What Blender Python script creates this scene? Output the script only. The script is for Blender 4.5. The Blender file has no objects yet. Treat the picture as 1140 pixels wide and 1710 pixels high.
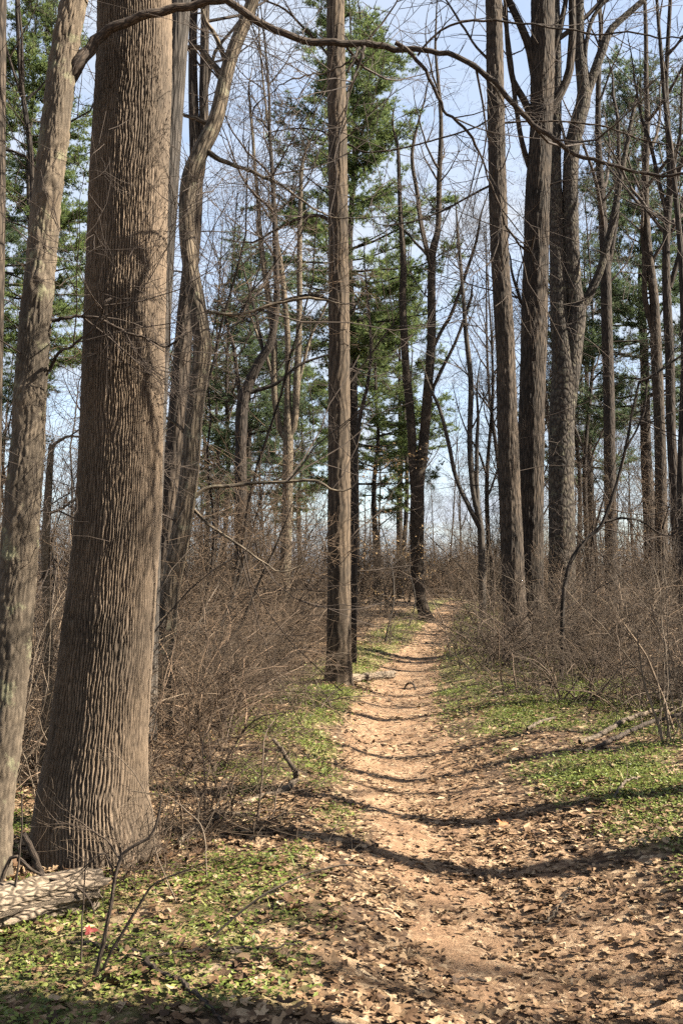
import bpy, math
import numpy as np

R = math.radians
rng = np.random.default_rng(11)
sc = bpy.context.scene
COL = sc.collection

# ---------------------------------------------------------------- camera
CAM_Z = 1.65
F = 1662.0                       # focal length in pixels of the 1140 x 1710 photograph
PITCH = math.atan((970 - 855) / F)
cam_d = bpy.data.cameras.new("camera")
cam_d.sensor_fit = 'HORIZONTAL'
cam_d.sensor_width = 24.0
cam_d.lens = 24.0 * F / 1140.0
cam_d.clip_start = 0.05
cam_d.clip_end = 3000
cam = bpy.data.objects.new("camera", cam_d)
COL.objects.link(cam)
cam.location = (0, 0, CAM_Z)
cam.rotation_euler = (math.pi / 2 + PITCH, 0, 0)
sc.camera = cam

# ---------------------------------------------------------------- light
SUN_EL = 40.0
SUN_B = 7.0                     # degrees from camera-right towards the camera
world = bpy.data.worlds.new("World")
sc.world = world
world.use_nodes = True
wn, wl = world.node_tree.nodes, world.node_tree.links
wn.clear()
wout = wn.new('ShaderNodeOutputWorld')
bg = wn.new('ShaderNodeBackground'); bg.inputs[1].default_value = 0.05
sky = wn.new('ShaderNodeTexSky'); sky.sky_type = 'NISHITA'; sky.sun_disc = False
sky.sun_elevation = R(SUN_EL); sky.sun_rotation = R(90 + SUN_B)
sky.air_density = 1.0; sky.dust_density = 0.7; sky.ozone_density = 1.0
tc = wn.new('ShaderNodeTexCoord')
sep = wn.new('ShaderNodeSeparateXYZ'); wl.new(tc.outputs['Generated'], sep.inputs[0])
mx = wn.new('ShaderNodeMath'); mx.operation = 'MAXIMUM'; mx.inputs[1].default_value = 0.0
wl.new(sep.outputs[2], mx.inputs[0])
ad = wn.new('ShaderNodeMath'); ad.operation = 'ADD'; ad.inputs[1].default_value = 0.22
wl.new(mx.outputs[0], ad.inputs[0])
dx = wn.new('ShaderNodeMath'); dx.operation = 'DIVIDE'; wl.new(sep.outputs[0], dx.inputs[0]); wl.new(ad.outputs[0], dx.inputs[1])
dy = wn.new('ShaderNodeMath'); dy.operation = 'DIVIDE'; wl.new(sep.outputs[1], dy.inputs[0]); wl.new(ad.outputs[0], dy.inputs[1])
cmb = wn.new('ShaderNodeCombineXYZ'); wl.new(dx.outputs[0], cmb.inputs[0]); wl.new(dy.outputs[0], cmb.inputs[1])
cn = wn.new('ShaderNodeTexNoise'); cn.inputs['Scale'].default_value = 1.7; cn.inputs['Detail'].default_value = 7
cn.inputs['Roughness'].default_value = 0.55; cn.inputs['Distortion'].default_value = 0.4
wl.new(cmb.outputs[0], cn.inputs['Vector'])
cr = wn.new('ShaderNodeMapRange'); cr.inputs[1].default_value = 0.38; cr.inputs[2].default_value = 0.62
cr.inputs[3].default_value = 0.38; cr.inputs[4].default_value = 1.0
wl.new(cn.outputs[0], cr.inputs[0])
cm = wn.new('ShaderNodeMix'); cm.data_type = 'RGBA'
wl.new(cr.outputs[0], cm.inputs[0]); wl.new(sky.outputs[0], cm.inputs[6])
cm.inputs[7].default_value = (2.75, 3.0, 3.4, 1)
wl.new(cm.outputs[2], bg.inputs[0]); wl.new(bg.outputs[0], wout.inputs[0])

sun_d = bpy.data.lights.new("sun", 'SUN')
sun_d.energy = 5.0; sun_d.angle = R(0.53); sun_d.color = (1.0, 0.91, 0.76)
sun = bpy.data.objects.new("sun", sun_d); COL.objects.link(sun)
SUNV = np.array([math.cos(R(SUN_B)) * math.cos(R(SUN_EL)), -math.sin(R(SUN_B)) * math.cos(R(SUN_EL)), math.sin(R(SUN_EL))])
from mathutils import Vector
sun.rotation_euler = Vector(SUNV).to_track_quat('Z', 'Y').to_euler()
sun.location = (30, -10, 30)

vs = sc.view_settings
vs.view_transform = 'Standard'; vs.look = 'None'; vs.gamma = 1.0; vs.use_curve_mapping = False
vs.exposure = 2.6
sc.cycles.use_denoising = False
sc.cycles.debug_use_spatial_splits = True
sc.cycles.max_bounces = 3; sc.cycles.diffuse_bounces = 2; sc.cycles.glossy_bounces = 1
sc.cycles.transmission_bounces = 2; sc.cycles.adaptive_threshold = 0.02; sc.cycles.transparent_max_bounces = 4
sc.render.film_transparent = False

# ---------------------------------------------------------------- numpy helpers
def h2(ix, iy, s):
    x = (ix.astype(np.int64) * 374761393 + iy.astype(np.int64) * 668265263 + s * 1442695041) & 0xFFFFFFFF
    x = ((x ^ (x >> 13)) * 1274126177) & 0xFFFFFFFF
    x = ((x ^ (x >> 16)) * 2246822519) & 0xFFFFFFFF
    x = x ^ (x >> 15)
    return (x & 0xFFFFFF) / float(0x1000000)

def vn(x, y, s=0, wrap=None):
    """value noise -1..1; wrap = integer period in x"""
    x = np.asarray(x, float); y = np.asarray(y, float)
    ix = np.floor(x).astype(np.int64); iy = np.floor(y).astype(np.int64)
    fx = x - ix; fy = y - iy
    fx = fx * fx * fx * (fx * (fx * 6 - 15) + 10); fy = fy * fy * fy * (fy * (fy * 6 - 15) + 10)
    i1 = ix + 1
    if wrap: ix = ix % wrap; i1 = i1 % wrap
    a = h2(ix, iy, s); b = h2(i1, iy, s); c = h2(ix, iy + 1, s); d = h2(i1, iy + 1, s)
    return 2 * ((a + (b - a) * fx) * (1 - fy) + (c + (d - c) * fx) * fy) - 1

def fbm(x, y, s=0, o=4, g=0.5):
    t = 0; a = 1; n = 0
    for k in range(o):
        t = t + a * vn(np.asarray(x) * 2 ** k, np.asarray(y) * 2 ** k, s + k); n += a; a *= g
    return t / n

def sm(a, b, x):
    t = np.clip((np.asarray(x, float) - a) / (b - a), 0, 1)
    return t * t * (3 - 2 * t)

def nrm(v):
    return v / np.maximum(np.linalg.norm(v, axis=-1, keepdims=True), 1e-9)

# ---------------------------------------------------------------- terrain
_ty = np.array([-20, -5, 2, 3.5, 4.9, 6.0, 7.8, 11, 15, 20, 26, 32, 43, 55, 70, 100, 200])
_tx = np.array([.7, .75, .80, .85, .85, .76, .55, .52, .90, 1.45, 2.25, 3.0, 4.3, 6.2, 10., 22, 80])
_yy = np.linspace(-20, 200, 2201)
_xx = np.interp(_yy, _ty, _tx)
_k = np.hanning(21); _k /= _k.sum()
_xx = np.concatenate([_xx[:10], np.convolve(_xx, _k, 'valid'), _xx[-10:]])
def pathx(y): return np.interp(y, _yy, _xx)

def terrain(x, y):
    x = np.asarray(x, float); y = np.asarray(y, float)
    s = x - pathx(y)
    a = 1.0 - 0.35 * sm(9, 30, y)
    z = np.where(s < 0, 0.21 * sm(0.0, 1.15, -s), 0.23 * sm(0.0, 1.35, s)) * a
    z = z + 0.55 * sm(1.0, 6.0, s) * (1 - .4 * sm(20, 60, y)) + 0.06 * sm(1.0, 5.0, -s)
    z = z + 0.07 * fbm(x * .28, y * .28, 5, 3) * sm(.3, 2.0, np.abs(s))
    near = 1 - sm(25, 60, y)
    z = z + near * (0.036 * fbm(x * 2.6 + 7, y * 2.6, 21, 5, .66) + 0.03 * np.clip(fbm(x * .9, y * 1.3, 31, 3), 0, 1) * sm(0, 1, 1.2 - np.abs(s)))
    # the trail dips and humps a little along its length
    z = z + 0.03 * np.sin(y * 1.1 + .6) * sm(3, 7, y) * (1 - sm(25, 40, y)) * sm(0, 1, 1.4 - np.abs(s))
    z = z + 0.42 * sm(34, 60, y) + 0.5 * sm(60, 160, y) + 0.25 * sm(30, 70, y) * sm(2, 8, s)
    return z

CT, ST = math.cos(PITCH), math.sin(PITCH)
def ray(px, py):
    u = (px - 570.0) / F; v = (855.0 - py) / F
    return np.array([u, CT - v * ST, ST + v * CT])
def P(px, py, Y):
    r = ray(px, py)
    return np.array([0, 0, CAM_Z]) + r * (Y / r[1])
def G(px, py):
    """the point of the ground that the photograph shows at this pixel"""
    r = ray(px, py)
    Y = np.geomspace(2.0, 220, 4000)
    p = r[None] * (Y / r[1])[:, None]
    z = CAM_Z + p[:, 2] - terrain(p[:, 0], p[:, 1])
    k = np.argmax(z < 0) if (z < 0).any() else len(Y) - 1
    q = p[k].copy(); q[2] = float(terrain(q[0], q[1]))
    return q

# ---------------------------------------------------------------- mesh helpers
def build(name, parts, mat, parent=None, smooth=True, loc=None):
    """parts: list of (verts, faces[n,k], uv or None, attrs dict or None)"""
    V = []; loops = []; starts = []; tot = []; uvs = []; at = {}
    off = 0; ls = 0
    keys = set()
    for p in parts:
        if len(p) > 3 and p[3]: keys |= set(p[3])
    for p in parts:
        v, f = np.asarray(p[0], np.float32).reshape(-1, 3), np.asarray(p[1])
        if len(v) == 0: continue
        V.append(v); k = f.shape[1]
        fl = (f + off).reshape(-1)
        loops.append(fl)
        starts.append(ls + np.arange(len(f)) * k); tot.append(np.full(len(f), k))
        uv = p[2] if len(p) > 2 and p[2] is not None else None
        uvs.append(uv[f.reshape(-1)] if uv is not None else np.zeros((len(fl), 2)))
        for kk in keys:
            a = p[3].get(kk) if len(p) > 3 and p[3] else None
            at.setdefault(kk, []).append(a if a is not None else np.zeros(len(v)))
        off += len(v); ls += len(fl)
    me = bpy.data.meshes.new(name)
    V = np.concatenate(V); L = np.concatenate(loops); S = np.concatenate(starts); T = np.concatenate(tot)
    me.vertices.add(len(V)); me.vertices.foreach_set('co', V.reshape(-1))
    me.loops.add(len(L)); me.loops.foreach_set('vertex_index', L.astype(np.int32))
    me.polygons.add(len(S)); me.polygons.foreach_set('loop_start', S.astype(np.int32)); me.polygons.foreach_set('loop_total', T.astype(np.int32))
    me.polygons.foreach_set('use_smooth', np.full(len(S), smooth))
    ul = me.uv_layers.new(name='UVMap')
    ul.data.foreach_set('uv', np.concatenate(uvs).astype(np.float32).reshape(-1))
    for kk, a in at.items():
        aa = me.attributes.new(kk, 'FLOAT', 'POINT'); aa.data.foreach_set('value', np.concatenate(a).astype(np.float32))
    me.update(calc_edges=True)
    me.materials.append(mat)
    o = bpy.data.objects.new(name, me); COL.objects.link(o)
    if parent is not None: o.parent = parent
    if loc is not None: o.location = loc
    return o

def tag(o, label=None, cat=None, group=None, kind=None):
    if label: o['label'] = label
    if cat: o['category'] = cat
    if group: o['group'] = group
    if kind: o['kind'] = kind
    return o

def empty(name, loc, label, cat, group=None):
    e = bpy.data.objects.new(name, None); COL.objects.link(e); e.location = tuple(float(c) for c in loc)
    e.empty_display_size = 0.2
    return tag(e, label, cat, group)

def copy_tree(o, parent=None):
    c = o.copy(); COL.objects.link(c); c.parent = parent
    for ch in o.children: copy_tree(ch, c)
    return c

def smoothpath(pts, K):
    """Catmull-Rom through pts (n,d), resampled evenly to K"""
    p = np.asarray(pts, float)
    if len(p) == 2:
        t = np.linspace(0, 1, K)[:, None]; return p[0] * (1 - t) + p[1] * t
    q = np.vstack([2 * p[0] - p[1], p, 2 * p[-1] - p[-2]])
    out = []
    for i in range(len(p) - 1):
        a, b, c, d = q[i], q[i + 1], q[i + 2], q[i + 3]
        t = np.linspace(0, 1, 24, endpoint=False)[:, None]
        out.append(.5 * (2 * b + (c - a) * t + (2 * a - 5 * b + 4 * c - d) * t ** 2 + (3 * b - a - 3 * c + d) * t ** 3))
    out.append(p[-1:]); o = np.vstack(out)
    s = np.r_[0, np.cumsum(np.linalg.norm(np.diff(o[:, :3], axis=0), axis=1))]
    g = np.linspace(0, s[-1], K)
    return np.stack([np.interp(g, s, o[:, j]) for j in range(o.shape[1])], 1)

def frames(paths):
    T = nrm(np.gradient(paths, axis=1))
    m = nrm(paths[:, -1] - paths[:, 0])
    ref = np.where(np.abs(m[:, 2:3]) > .8, np.array([[0., 1., 0.]]), np.array([[0., 0., 1.]]))
    ref = nrm(ref - (ref * m).sum(-1, keepdims=True) * m)
    A = ref[:, None] - (ref[:, None] * T).sum(-1, keepdims=True) * T
    A = nrm(A); B = np.cross(T, A)
    return T, A, B

def tubes(paths, radii, sides, cap=False):
    N, K, _ = paths.shape
    T, A, B = frames(paths)
    th = np.linspace(0, 2 * np.pi, sides, endpoint=False)
    v = paths[:, :, None] + radii[:, :, None, None] * (np.cos(th)[:, None] * A[:, :, None] + np.sin(th)[:, None] * B[:, :, None])
    v = v.reshape(-1, 3)
    b = (np.arange(N) * K * sides)[:, None, None]; k = np.arange(K - 1)[None, :, None] * sides; j = np.arange(sides)[None, None]
    j2 = (j + 1) % sides
    f = np.stack(np.broadcast_arrays(b + k + j, b + k + j2, b + k + sides + j2, b + k + sides + j), -1).reshape(-1, 4)
    s = np.concatenate([np.zeros((N, 1)), np.cumsum(np.linalg.norm(np.diff(paths, axis=1), axis=2), axis=1)], 1)
    U = np.broadcast_to((th / (2 * np.pi))[None, None] * (2 * np.pi * radii.mean(1))[:, None, None], (N, K, sides))
    Vv = np.broadcast_to(s[:, :, None], (N, K, sides))
    uv = np.stack([U, Vv], -1).reshape(-1, 2)
    return v, f, uv

def grow(par, prad, n, t0, t1, L, ang, K, wig, trop, rk, rmin, rnd, flat=False, taper=.8, lt=.45):
    """children of a batch of branches: par (N,Kp,3) -> (N*n,K,3)"""
    N, Kp, _ = par.shape
    idx = np.repeat(np.arange(N), n); M = len(idx)
    t = rnd.uniform(t0, t1, M); ft = t * (Kp - 1); i = np.minimum(ft.astype(int), Kp - 2); fr = (ft - i)[:, None]
    pos = par[idx, i] * (1 - fr) + par[idx, i + 1] * fr
    rad = prad[idx, i] * (1 - fr[:, 0]) + prad[idx, i + 1] * fr[:, 0]
    tan = nrm(par[idx, i + 1] - par[idx, i])
    v = rnd.normal(size=(M, 3))
    if flat: v[:, 2] *= .15
    v = nrm(v - (v * tan).sum(-1, keepdims=True) * tan)
    a = np.radians(rnd.uniform(ang[0], ang[1], M))[:, None]
    d = np.cos(a) * tan + np.sin(a) * v
    ln = rnd.uniform(L[0], L[1], M) * (1 - lt * t)
    st = (ln / (K - 1))[:, None]
    pts = [pos]; p = pos
    tr = np.array([0, 0, trop])
    for k in range(K - 1):
        p = p + d * st; pts.append(p)
        d = nrm(d + rnd.normal(size=(M, 3)) * wig + tr)
    paths = np.stack(pts, 1)
    r0 = np.minimum(rad * .7, rk * ln)
    r = r0[:, None] * (1 - taper * np.linspace(0, 1, K)[None])
    return paths, np.maximum(r, rmin)

# ---------------------------------------------------------------- materials
def newmat(name):
    m = bpy.data.materials.new(name); m.use_nodes = True
    nt = m.node_tree; b = nt.nodes['Principled BSDF']
    b.inputs['Roughness'].default_value = 0.85
    b.inputs['Specular IOR Level'].default_value = 0.2
    return m, nt, b

def ramp(nt, stops, fac):
    r = nt.nodes.new('ShaderNodeValToRGB')
    e = r.color_ramp.elements
    e[0].position, e[0].color = stops[0][0], (*stops[0][1], 1)
    e[1].position, e[1].color = stops[-1][0], (*stops[-1][1], 1)
    for p, c in stops[1:-1]:
        x = e.new(p); x.color = (*c, 1)
    nt.links.new(fac, r.inputs[0])
    return r.outputs[0]

ALB = 0.53
def alb(st): return [(p, tuple(ALB * q for q in c)) for p, c in st]

def noise(nt, vec, scale, detail=4, rough=.55):
    n = nt.nodes.new('ShaderNodeTexNoise'); n.inputs['Scale'].default_value = scale
    n.inputs['Detail'].default_value = detail; n.inputs['Roughness'].default_value = rough
    if vec is not None: nt.links.new(vec, n.inputs['Vector'])
    return n.outputs[0]

def mixc(nt, fac, a, b, mode='MIX'):
    m = nt.nodes.new('ShaderNodeMix'); m.data_type = 'RGBA'; m.blend_type = mode
    for s, i in ((fac, 0), (a, 6), (b, 7)):
        if isinstance(s, (int, float)): m.inputs[i].default_value = s
        elif isinstance(s, tuple): m.inputs[i].default_value = (*s, 1)
        else: nt.links.new(s, m.inputs[i])
    return m.outputs[2]

def mathn(nt, op, a, b):
    m = nt.nodes.new('ShaderNodeMath'); m.operation = op
    for i, s in enumerate((a, b)):
        if isinstance(s, (int, float)): m.inputs[i].default_value = s
        else: nt.links.new(s, m.inputs[i])
    return m.outputs[0]

def bark(name, dark, light, cell=(.03, .12), bump=.008, lichen=None, attr=False):
    m, nt, b = newmat(name)
    uv = nt.nodes.new('ShaderNodeUVMap').outputs[0]
    geo = nt.nodes.new('ShaderNodeNewGeometry')
    mp = nt.nodes.new('ShaderNodeMapping'); mp.inputs['Scale'].default_value = (1 / cell[0], 1 / cell[1], 1)
    nt.links.new(uv, mp.inputs[0])
    wv = nt.nodes.new('ShaderNodeTexNoise'); wv.inputs['Scale'].default_value = .9; wv.inputs['Detail'].default_value = 3
    nt.links.new(mp.outputs[0], wv.inputs['Vector'])
    wmix = nt.nodes.new('ShaderNodeVectorMath'); wmix.operation = 'MULTIPLY_ADD'
    nt.links.new(wv.outputs[1], wmix.inputs[0]); wmix.inputs[1].default_value = (1.1, .5, 0); nt.links.new(mp.outputs[0], wmix.inputs[2])
    if attr:
        at = nt.nodes.new('ShaderNodeAttribute'); at.attribute_name = 'ridge'
        h = at.outputs['Fac']
    else:
        vo = nt.nodes.new('ShaderNodeTexVoronoi'); vo.voronoi_dimensions = '2D'; vo.feature = 'DISTANCE_TO_EDGE'; vo.inputs['Scale'].default_value = 1
        nt.links.new(wmix.outputs[0], vo.inputs['Vector'])
        mr = nt.nodes.new('ShaderNodeMapRange'); mr.inputs[2].default_value = .32; mr.interpolation_type = 'SMOOTHSTEP'
        nt.links.new(vo.outputs['Distance'], mr.inputs[0]); h = mr.outputs[0]
    fine = noise(nt, mp.outputs[0], 4.0, 5, .65)
    big = noise(nt, geo.outputs['Position'], 1.6, 4, .6)
    k = mathn(nt, 'ADD', mathn(nt, 'MULTIPLY', h, .55), mathn(nt, 'MULTIPLY', fine, .45))
    c = ramp(nt, alb([(.15, dark), (.85, light)]), k)
    tint = ramp(nt, [(.32, (.52, .52, .52)), (.5, (.92, .90, .88)), (.7, (1.18, 1.12, 1.04))], big)
    c = mixc(nt, 1.0, c, tint, 'MULTIPLY')
    if lichen:
        ln = noise(nt, geo.outputs['Position'], 7.0, 5, .7)
        lf = ramp(nt, [(.56, (0, 0, 0)), (.68, (.6, .6, .6))], ln)
        c = mixc(nt, lf, c, lichen)
    nt.links.new(c, b.inputs['Base Color'])
    b.inputs['Roughness'].default_value = .9
    hh = mathn(nt, 'ADD', mathn(nt, 'MULTIPLY', h, 0.0 if attr else .8), mathn(nt, 'MULTIPLY', fine, .5))
    bp = nt.nodes.new('ShaderNodeBump'); bp.inputs['Distance'].default_value = bump; bp.inputs['Strength'].default_value = 1.0
    nt.links.new(hh, bp.inputs['Height']); nt.links.new(bp.outputs[0], b.inputs['Normal'])
    return m

def plain(name, stops, scale=6.0, rough=.85, attr=None, objrand=False, transl=0.0, bump=0, vary=False):
    m, nt, b = newmat(name)
    geo = nt.nodes.new('ShaderNodeNewGeometry')
    f = noise(nt, geo.outputs['Position'], scale, 4, .6)
    if attr:
        at = nt.nodes.new('ShaderNodeAttribute'); at.attribute_name = attr
        f = mathn(nt, 'ADD', mathn(nt, 'MULTIPLY', at.outputs['Fac'], .85), mathn(nt, 'MULTIPLY', f, .15))
    elif objrand:
        oi = nt.nodes.new('ShaderNodeObjectInfo')
        f = mathn(nt, 'ADD', mathn(nt, 'MULTIPLY', oi.outputs['Random'], .8), mathn(nt, 'MULTIPLY', f, .2))
    c = ramp(nt, alb(stops), f)
    if vary:       # each plant has its own tone
        oi = nt.nodes.new('ShaderNodeObjectInfo')
        c = mixc(nt, 1.0, c, ramp(nt, [(0, (.55, .55, .58)), (.5, (1, 1, 1)), (1, (1.45, 1.35, 1.25))], oi.outputs['Random']), 'MULTIPLY')
    nt.links.new(c, b.inputs['Base Color']); b.inputs['Roughness'].default_value = rough
    if bump:
        bp = nt.nodes.new('ShaderNodeBump'); bp.inputs['Distance'].default_value = bump
        nt.links.new(noise(nt, geo.outputs['Position'], scale * 3, 5, .7), bp.inputs['Height']); nt.links.new(bp.outputs[0], b.inputs['Normal'])
    if transl:
        tr = nt.nodes.new('ShaderNodeBsdfTranslucent'); nt.links.new(c, tr.inputs[0])
        ms = nt.nodes.new('ShaderNodeMixShader'); ms.inputs[0].default_value = transl
        nt.links.new(b.outputs[0], ms.inputs[1]); nt.links.new(tr.outputs[0], ms.inputs[2])
        nt.links.new(ms.outputs[0], nt.nodes['Material Output'].inputs[0])
    return m

M = {}
M['bark_hero'] = bark('furrowed_grey_brown_bark', (.028, .020, .014), (.33, .252, .184), (.006, .014), .004, attr=True)
M['bark_left'] = bark('flaky_tan_bark', (.036, .028, .021), (.27, .215, .158), (.008, .022), .008, lichen=(.20, .20, .12), attr=True)
M['bark_grey'] = bark('grey_bark', (.040, .034, .029), (.120, .104, .090), (.03, .35), .008)
M['bark_mid'] = bark('brown_bark', (.026, .019, .014), (.125, .096, .072), (.035, .30), .012)
M['bark_curved'] = bark('mottled_bark', (.050, .039, .028), (.25, .20, .145), (.028, .22), .008, lichen=(.22, .21, .14))
M['bark_centre'] = bark('warm_brown_bark', (.036, .026, .018), (.20, .152, .108), (.012, .03), .005, attr=True)
M['bark_umber'] = bark('umber_bark', (.018, .013, .010), (.098, .075, .056), (.045, .40), .016)
M['bark_vine'] = bark('grey_brown_vine_bark', (.026, .020, .016), (.115, .096, .078), (.05, .20), .018, lichen=(.15, .14, .09))
M['bark_dark'] = bark('dark_bark', (.020, .015, .012), (.082, .064, .051), (.04, .35), .014)
M['bark_pale'] = bark('pale_sapling_bark', (.12, .09, .06), (.28, .22, .15), (.03, .03), .003)
M['bark_pine'] = bark('pine_bark', (.026, .020, .016), (.09, .07, .055), (.06, .22), .02)
M['limb_dark'] = bark('dark_limb_bark', (.028, .021, .017), (.12, .092, .072), (.009, .06), .002)
M['twig'] = plain('twig_bark', [(.3, (.035, .025, .020)), (.7, (.10, .075, .058))], 3)
M['twig_far'] = plain('far_twig_bark', [(.3, (.045, .034, .028)), (.7, (.10, .078, .063))], .6, vary=True)
M['cane'] = plain('shrub_cane', [(.3, (.075, .056, .040)), (.7, (.28, .220, .162))], 2.5, vary=True)
M['cane_twig'] = plain('shrub_twig', [(.3, (.036, .025, .017)), (.7, (.140, .100, .067))], 2.5, vary=True)
M['cane_red'] = plain('reddish_shrub_cane', [(.3, (.070, .047, .032)), (.7, (.24, .172, .120))], 2.5, vary=True)
M['needles'] = plain('pine_needles', [(.1, (.075, .115, .040)), (.5, (.180, .255, .088)), (.9, (.320, .380, .130))], 1.2, .6, attr='tint', transl=.45)
M['needles_blue'] = plain('blue_green_pine_needles', [(.1, (.050, .080, .044)), (.5, (.120, .175, .088)), (.9, (.205, .260, .120))], 1.2, .6, attr='tint', transl=.40)
M['leaf'] = plain('fallen_leaf', [(.05, (.040, .021, .011)), (.38, (.16, .090, .046)), (.74, (.35, .225, .125)), (.98, (.60, .44, .28))], 20, .7, attr='tint', transl=.12)
M['leaf_obj'] = plain('single_fallen_leaf', [(.1, (.05, .026, .013)), (.42, (.20, .113, .058)), (.76, (.37, .238, .134)), (.97, (.58, .42, .27))], 25, .7, objrand=True, transl=.12)
M['leaf_red'] = plain('red_leaf', [(.3, (.13, .014, .012)), (.7, (.20, .024, .018))], 25, .6)
M['leaf_orange'] = plain('orange_leaf', [(.3, (.34, .10, .03)), (.7, (.46, .16, .05))], 25, .6)
M['leaf_beech'] = plain('withered_leaf', [(.1, (.22, .13, .055)), (.9, (.38, .26, .13))], 5, .7, attr='tint', transl=.35)
M['green'] = plain('green_ground_cover', [(.1, (.050, .072, .016)), (.5, (.175, .225, .044)), (.9, (.360, .380, .105))], 9, .5, attr='tint', transl=.3)
M['grass'] = plain('grass_blades', [(.1, (.16, .21, .048)), (.6, (.34, .37, .105)), (.9, (.58, .50, .24))], 9, .6, attr='tint', transl=.3)
M['log'] = plain('weathered_log', [(.25, (.12, .085, .06)), (.5, (.30, .235, .175)), (.75, (.42, .345, .27))], 9, .8, bump=.01)
M['log_wood'] = bark('split_log_wood', (.085, .066, .048), (.42, .335, .25), (.020, .05), .008)
M['deadwood'] = bark('grey_deadwood', (.09, .068, .050), (.27, .215, .16), (.015, .06), .004)

# ---------------------------------------------------------------- ground
def ground_mat():
    m, nt, b = newmat('leaf_strewn_soil')
    geo = nt.nodes.new('ShaderNodeNewGeometry'); pos = geo.outputs['Position']
    at = nt.nodes.new('ShaderNodeAttribute'); at.attribute_name = 'green'
    n1 = noise(nt, pos, 26, 6, .7); n2 = noise(nt, pos, 3.2, 5, .6); n3 = noise(nt, pos, 90, 4, .7)
    vo = nt.nodes.new('ShaderNodeTexVoronoi'); vo.inputs['Scale'].default_value = 22; nt.links.new(pos, vo.inputs['Vector'])
    sepc = nt.nodes.new('ShaderNodeSeparateColor'); nt.links.new(vo.outputs['Color'], sepc.inputs[0])
    lit = ramp(nt, alb([(.1, (.055, .030, .016)), (.45, (.18, .108, .058)), (.75, (.33, .215, .125)), (.97, (.54, .395, .25))]), sepc.outputs[0])
    soil = ramp(nt, alb([(.3, (.042, .025, .015)), (.7, (.125, .078, .046))]), n1)
    c = mixc(nt, ramp(nt, [(.36, (0, 0, 0)), (.56, (1, 1, 1))], n2), soil, lit)
    gr = ramp(nt, alb([(.3, (.11, .130, .030)), (.7, (.32, .33, .095))]), n3)
    gf = mathn(nt, 'MULTIPLY', at.outputs['Fac'], ramp(nt, [(.34, (0, 0, 0)), (.52, (1, 1, 1))], n1))
    c = mixc(nt, mathn(nt, 'MULTIPLY', gf, .85), c, gr)
    nt.links.new(c, b.inputs['Base Color'])
    hh = mathn(nt, 'ADD', mathn(nt, 'MULTIPLY', n1, .7), mathn(nt, 'MULTIPLY', vo.outputs['Distance'], .5))
    bp = nt.nodes.new('ShaderNodeBump'); bp.inputs['Distance'].default_value = .035; bp.inputs['Strength'].default_value = .9
    nt.links.new(hh, bp.inputs['Height']); nt.links.new(bp.outputs[0], b.inputs['Normal'])
    return m

def path_mat():
    m, nt, b = newmat('trodden_dirt')
    geo = nt.nodes.new('ShaderNodeNewGeometry'); pos = geo.outputs['Position']
    n1 = noise(nt, pos, 34, 6, .7); n2 = noise(nt, pos, 1.9, 6, .66); n3 = noise(nt, pos, 120, 3, .7)
    soil = ramp(nt, alb([(.32, (.115, .062, .034)), (.5, (.330, .198, .112)), (.70, (.54, .355, .215))]), mathn(nt, 'ADD', mathn(nt, 'MULTIPLY', n1, .35), mathn(nt, 'MULTIPLY', n2, .65)))
    vo = nt.nodes.new('ShaderNodeTexVoronoi'); vo.inputs['Scale'].default_value = 38; nt.links.new(pos, vo.inputs['Vector'])
    sepc = nt.nodes.new('ShaderNodeSeparateColor'); nt.links.new(vo.outputs['Color'], sepc.inputs[0])
    chips = ramp(nt, alb([(.1, (.09, .050, .028)), (.55, (.34, .22, .13)), (.95, (.62, .46, .30))]), sepc.outputs[0])
    c = mixc(nt, mathn(nt, 'MULTIPLY', ramp(nt, [(.44, (0, 0, 0)), (.56, (1, 1, 1))], noise(nt, pos, 5.5, 5, .65)), .62), soil, chips)
    nt.links.new(c, b.inputs['Base Color'])
    hh = mathn(nt, 'ADD', n1, mathn(nt, 'MULTIPLY', n3, .35))
    bp = nt.nodes.new('ShaderNodeBump'); bp.inputs['Distance'].default_value = .028; bp.inputs['Strength'].default_value = .9
    nt.links.new(hh, bp.inputs['Height']); nt.links.new(bp.outputs[0], b.inputs['Normal'])
    return m

def green_mask(x, y):
    """where low green plants grow: both verges of the trail, patchy"""
    s = x - pathx(y)
    n = fbm(x * 1.1 + 3, y * .8, 77, 4, .6)
    ww = 1 + .18 * fbm(x * 1.5, y * 1.5, 70, 2)
    left_near = .56 * sm(-.85, -1.15, s * ww) * (1 - sm(6.2, 7.6, y)) * sm(-4.2, -3.2, x)
    left_far = sm(-.50, -.72, s) * (1 - sm(-1.35, -1.9, s) * 1) * sm(5.5, 7.5, y)
    left_far = left_far * np.where(s < -1.9, 0, 1)
    right = .8 * sm(.70, 1.15, s * ww) * (1 - sm(2.2, 3.4, s)) * sm(4.2, 5.4, y)
    far = sm(9, 16, y) * (1 - sm(1.3, 1.9, np.abs(s))) * sm(.35, .75, np.abs(s))
    g = np.maximum.reduce([left_near, left_far, right, far * .9])
    return np.clip(g * sm(-.34 - .2 * sm(8, 14, y), .30, n + .5 * vn(x * 5, y * 5, 79)), 0, 1)

def axis(lo, hi, core_lo, core_hi, step, n_out):
    core = np.arange(core_lo, core_hi + step / 2, step)
    a = core_lo - np.geomspace(step * 1.5, core_lo - lo, n_out)[::-1]
    b = core_hi + np.geomspace(step * 1.5, hi - core_hi, n_out)
    return np.concatenate([a, core, b])

def grid_mesh(X, Y, Z):
    ny, nx = X.shape
    v = np.stack([X, Y, Z], -1).reshape(-1, 3)
    i = np.arange(ny - 1)[:, None] * nx; j = np.arange(nx - 1)[None]
    f = np.stack([i + j, i + j + 1, i + nx + j + 1, i + nx + j], -1).reshape(-1, 4)
    return v, f

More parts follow.
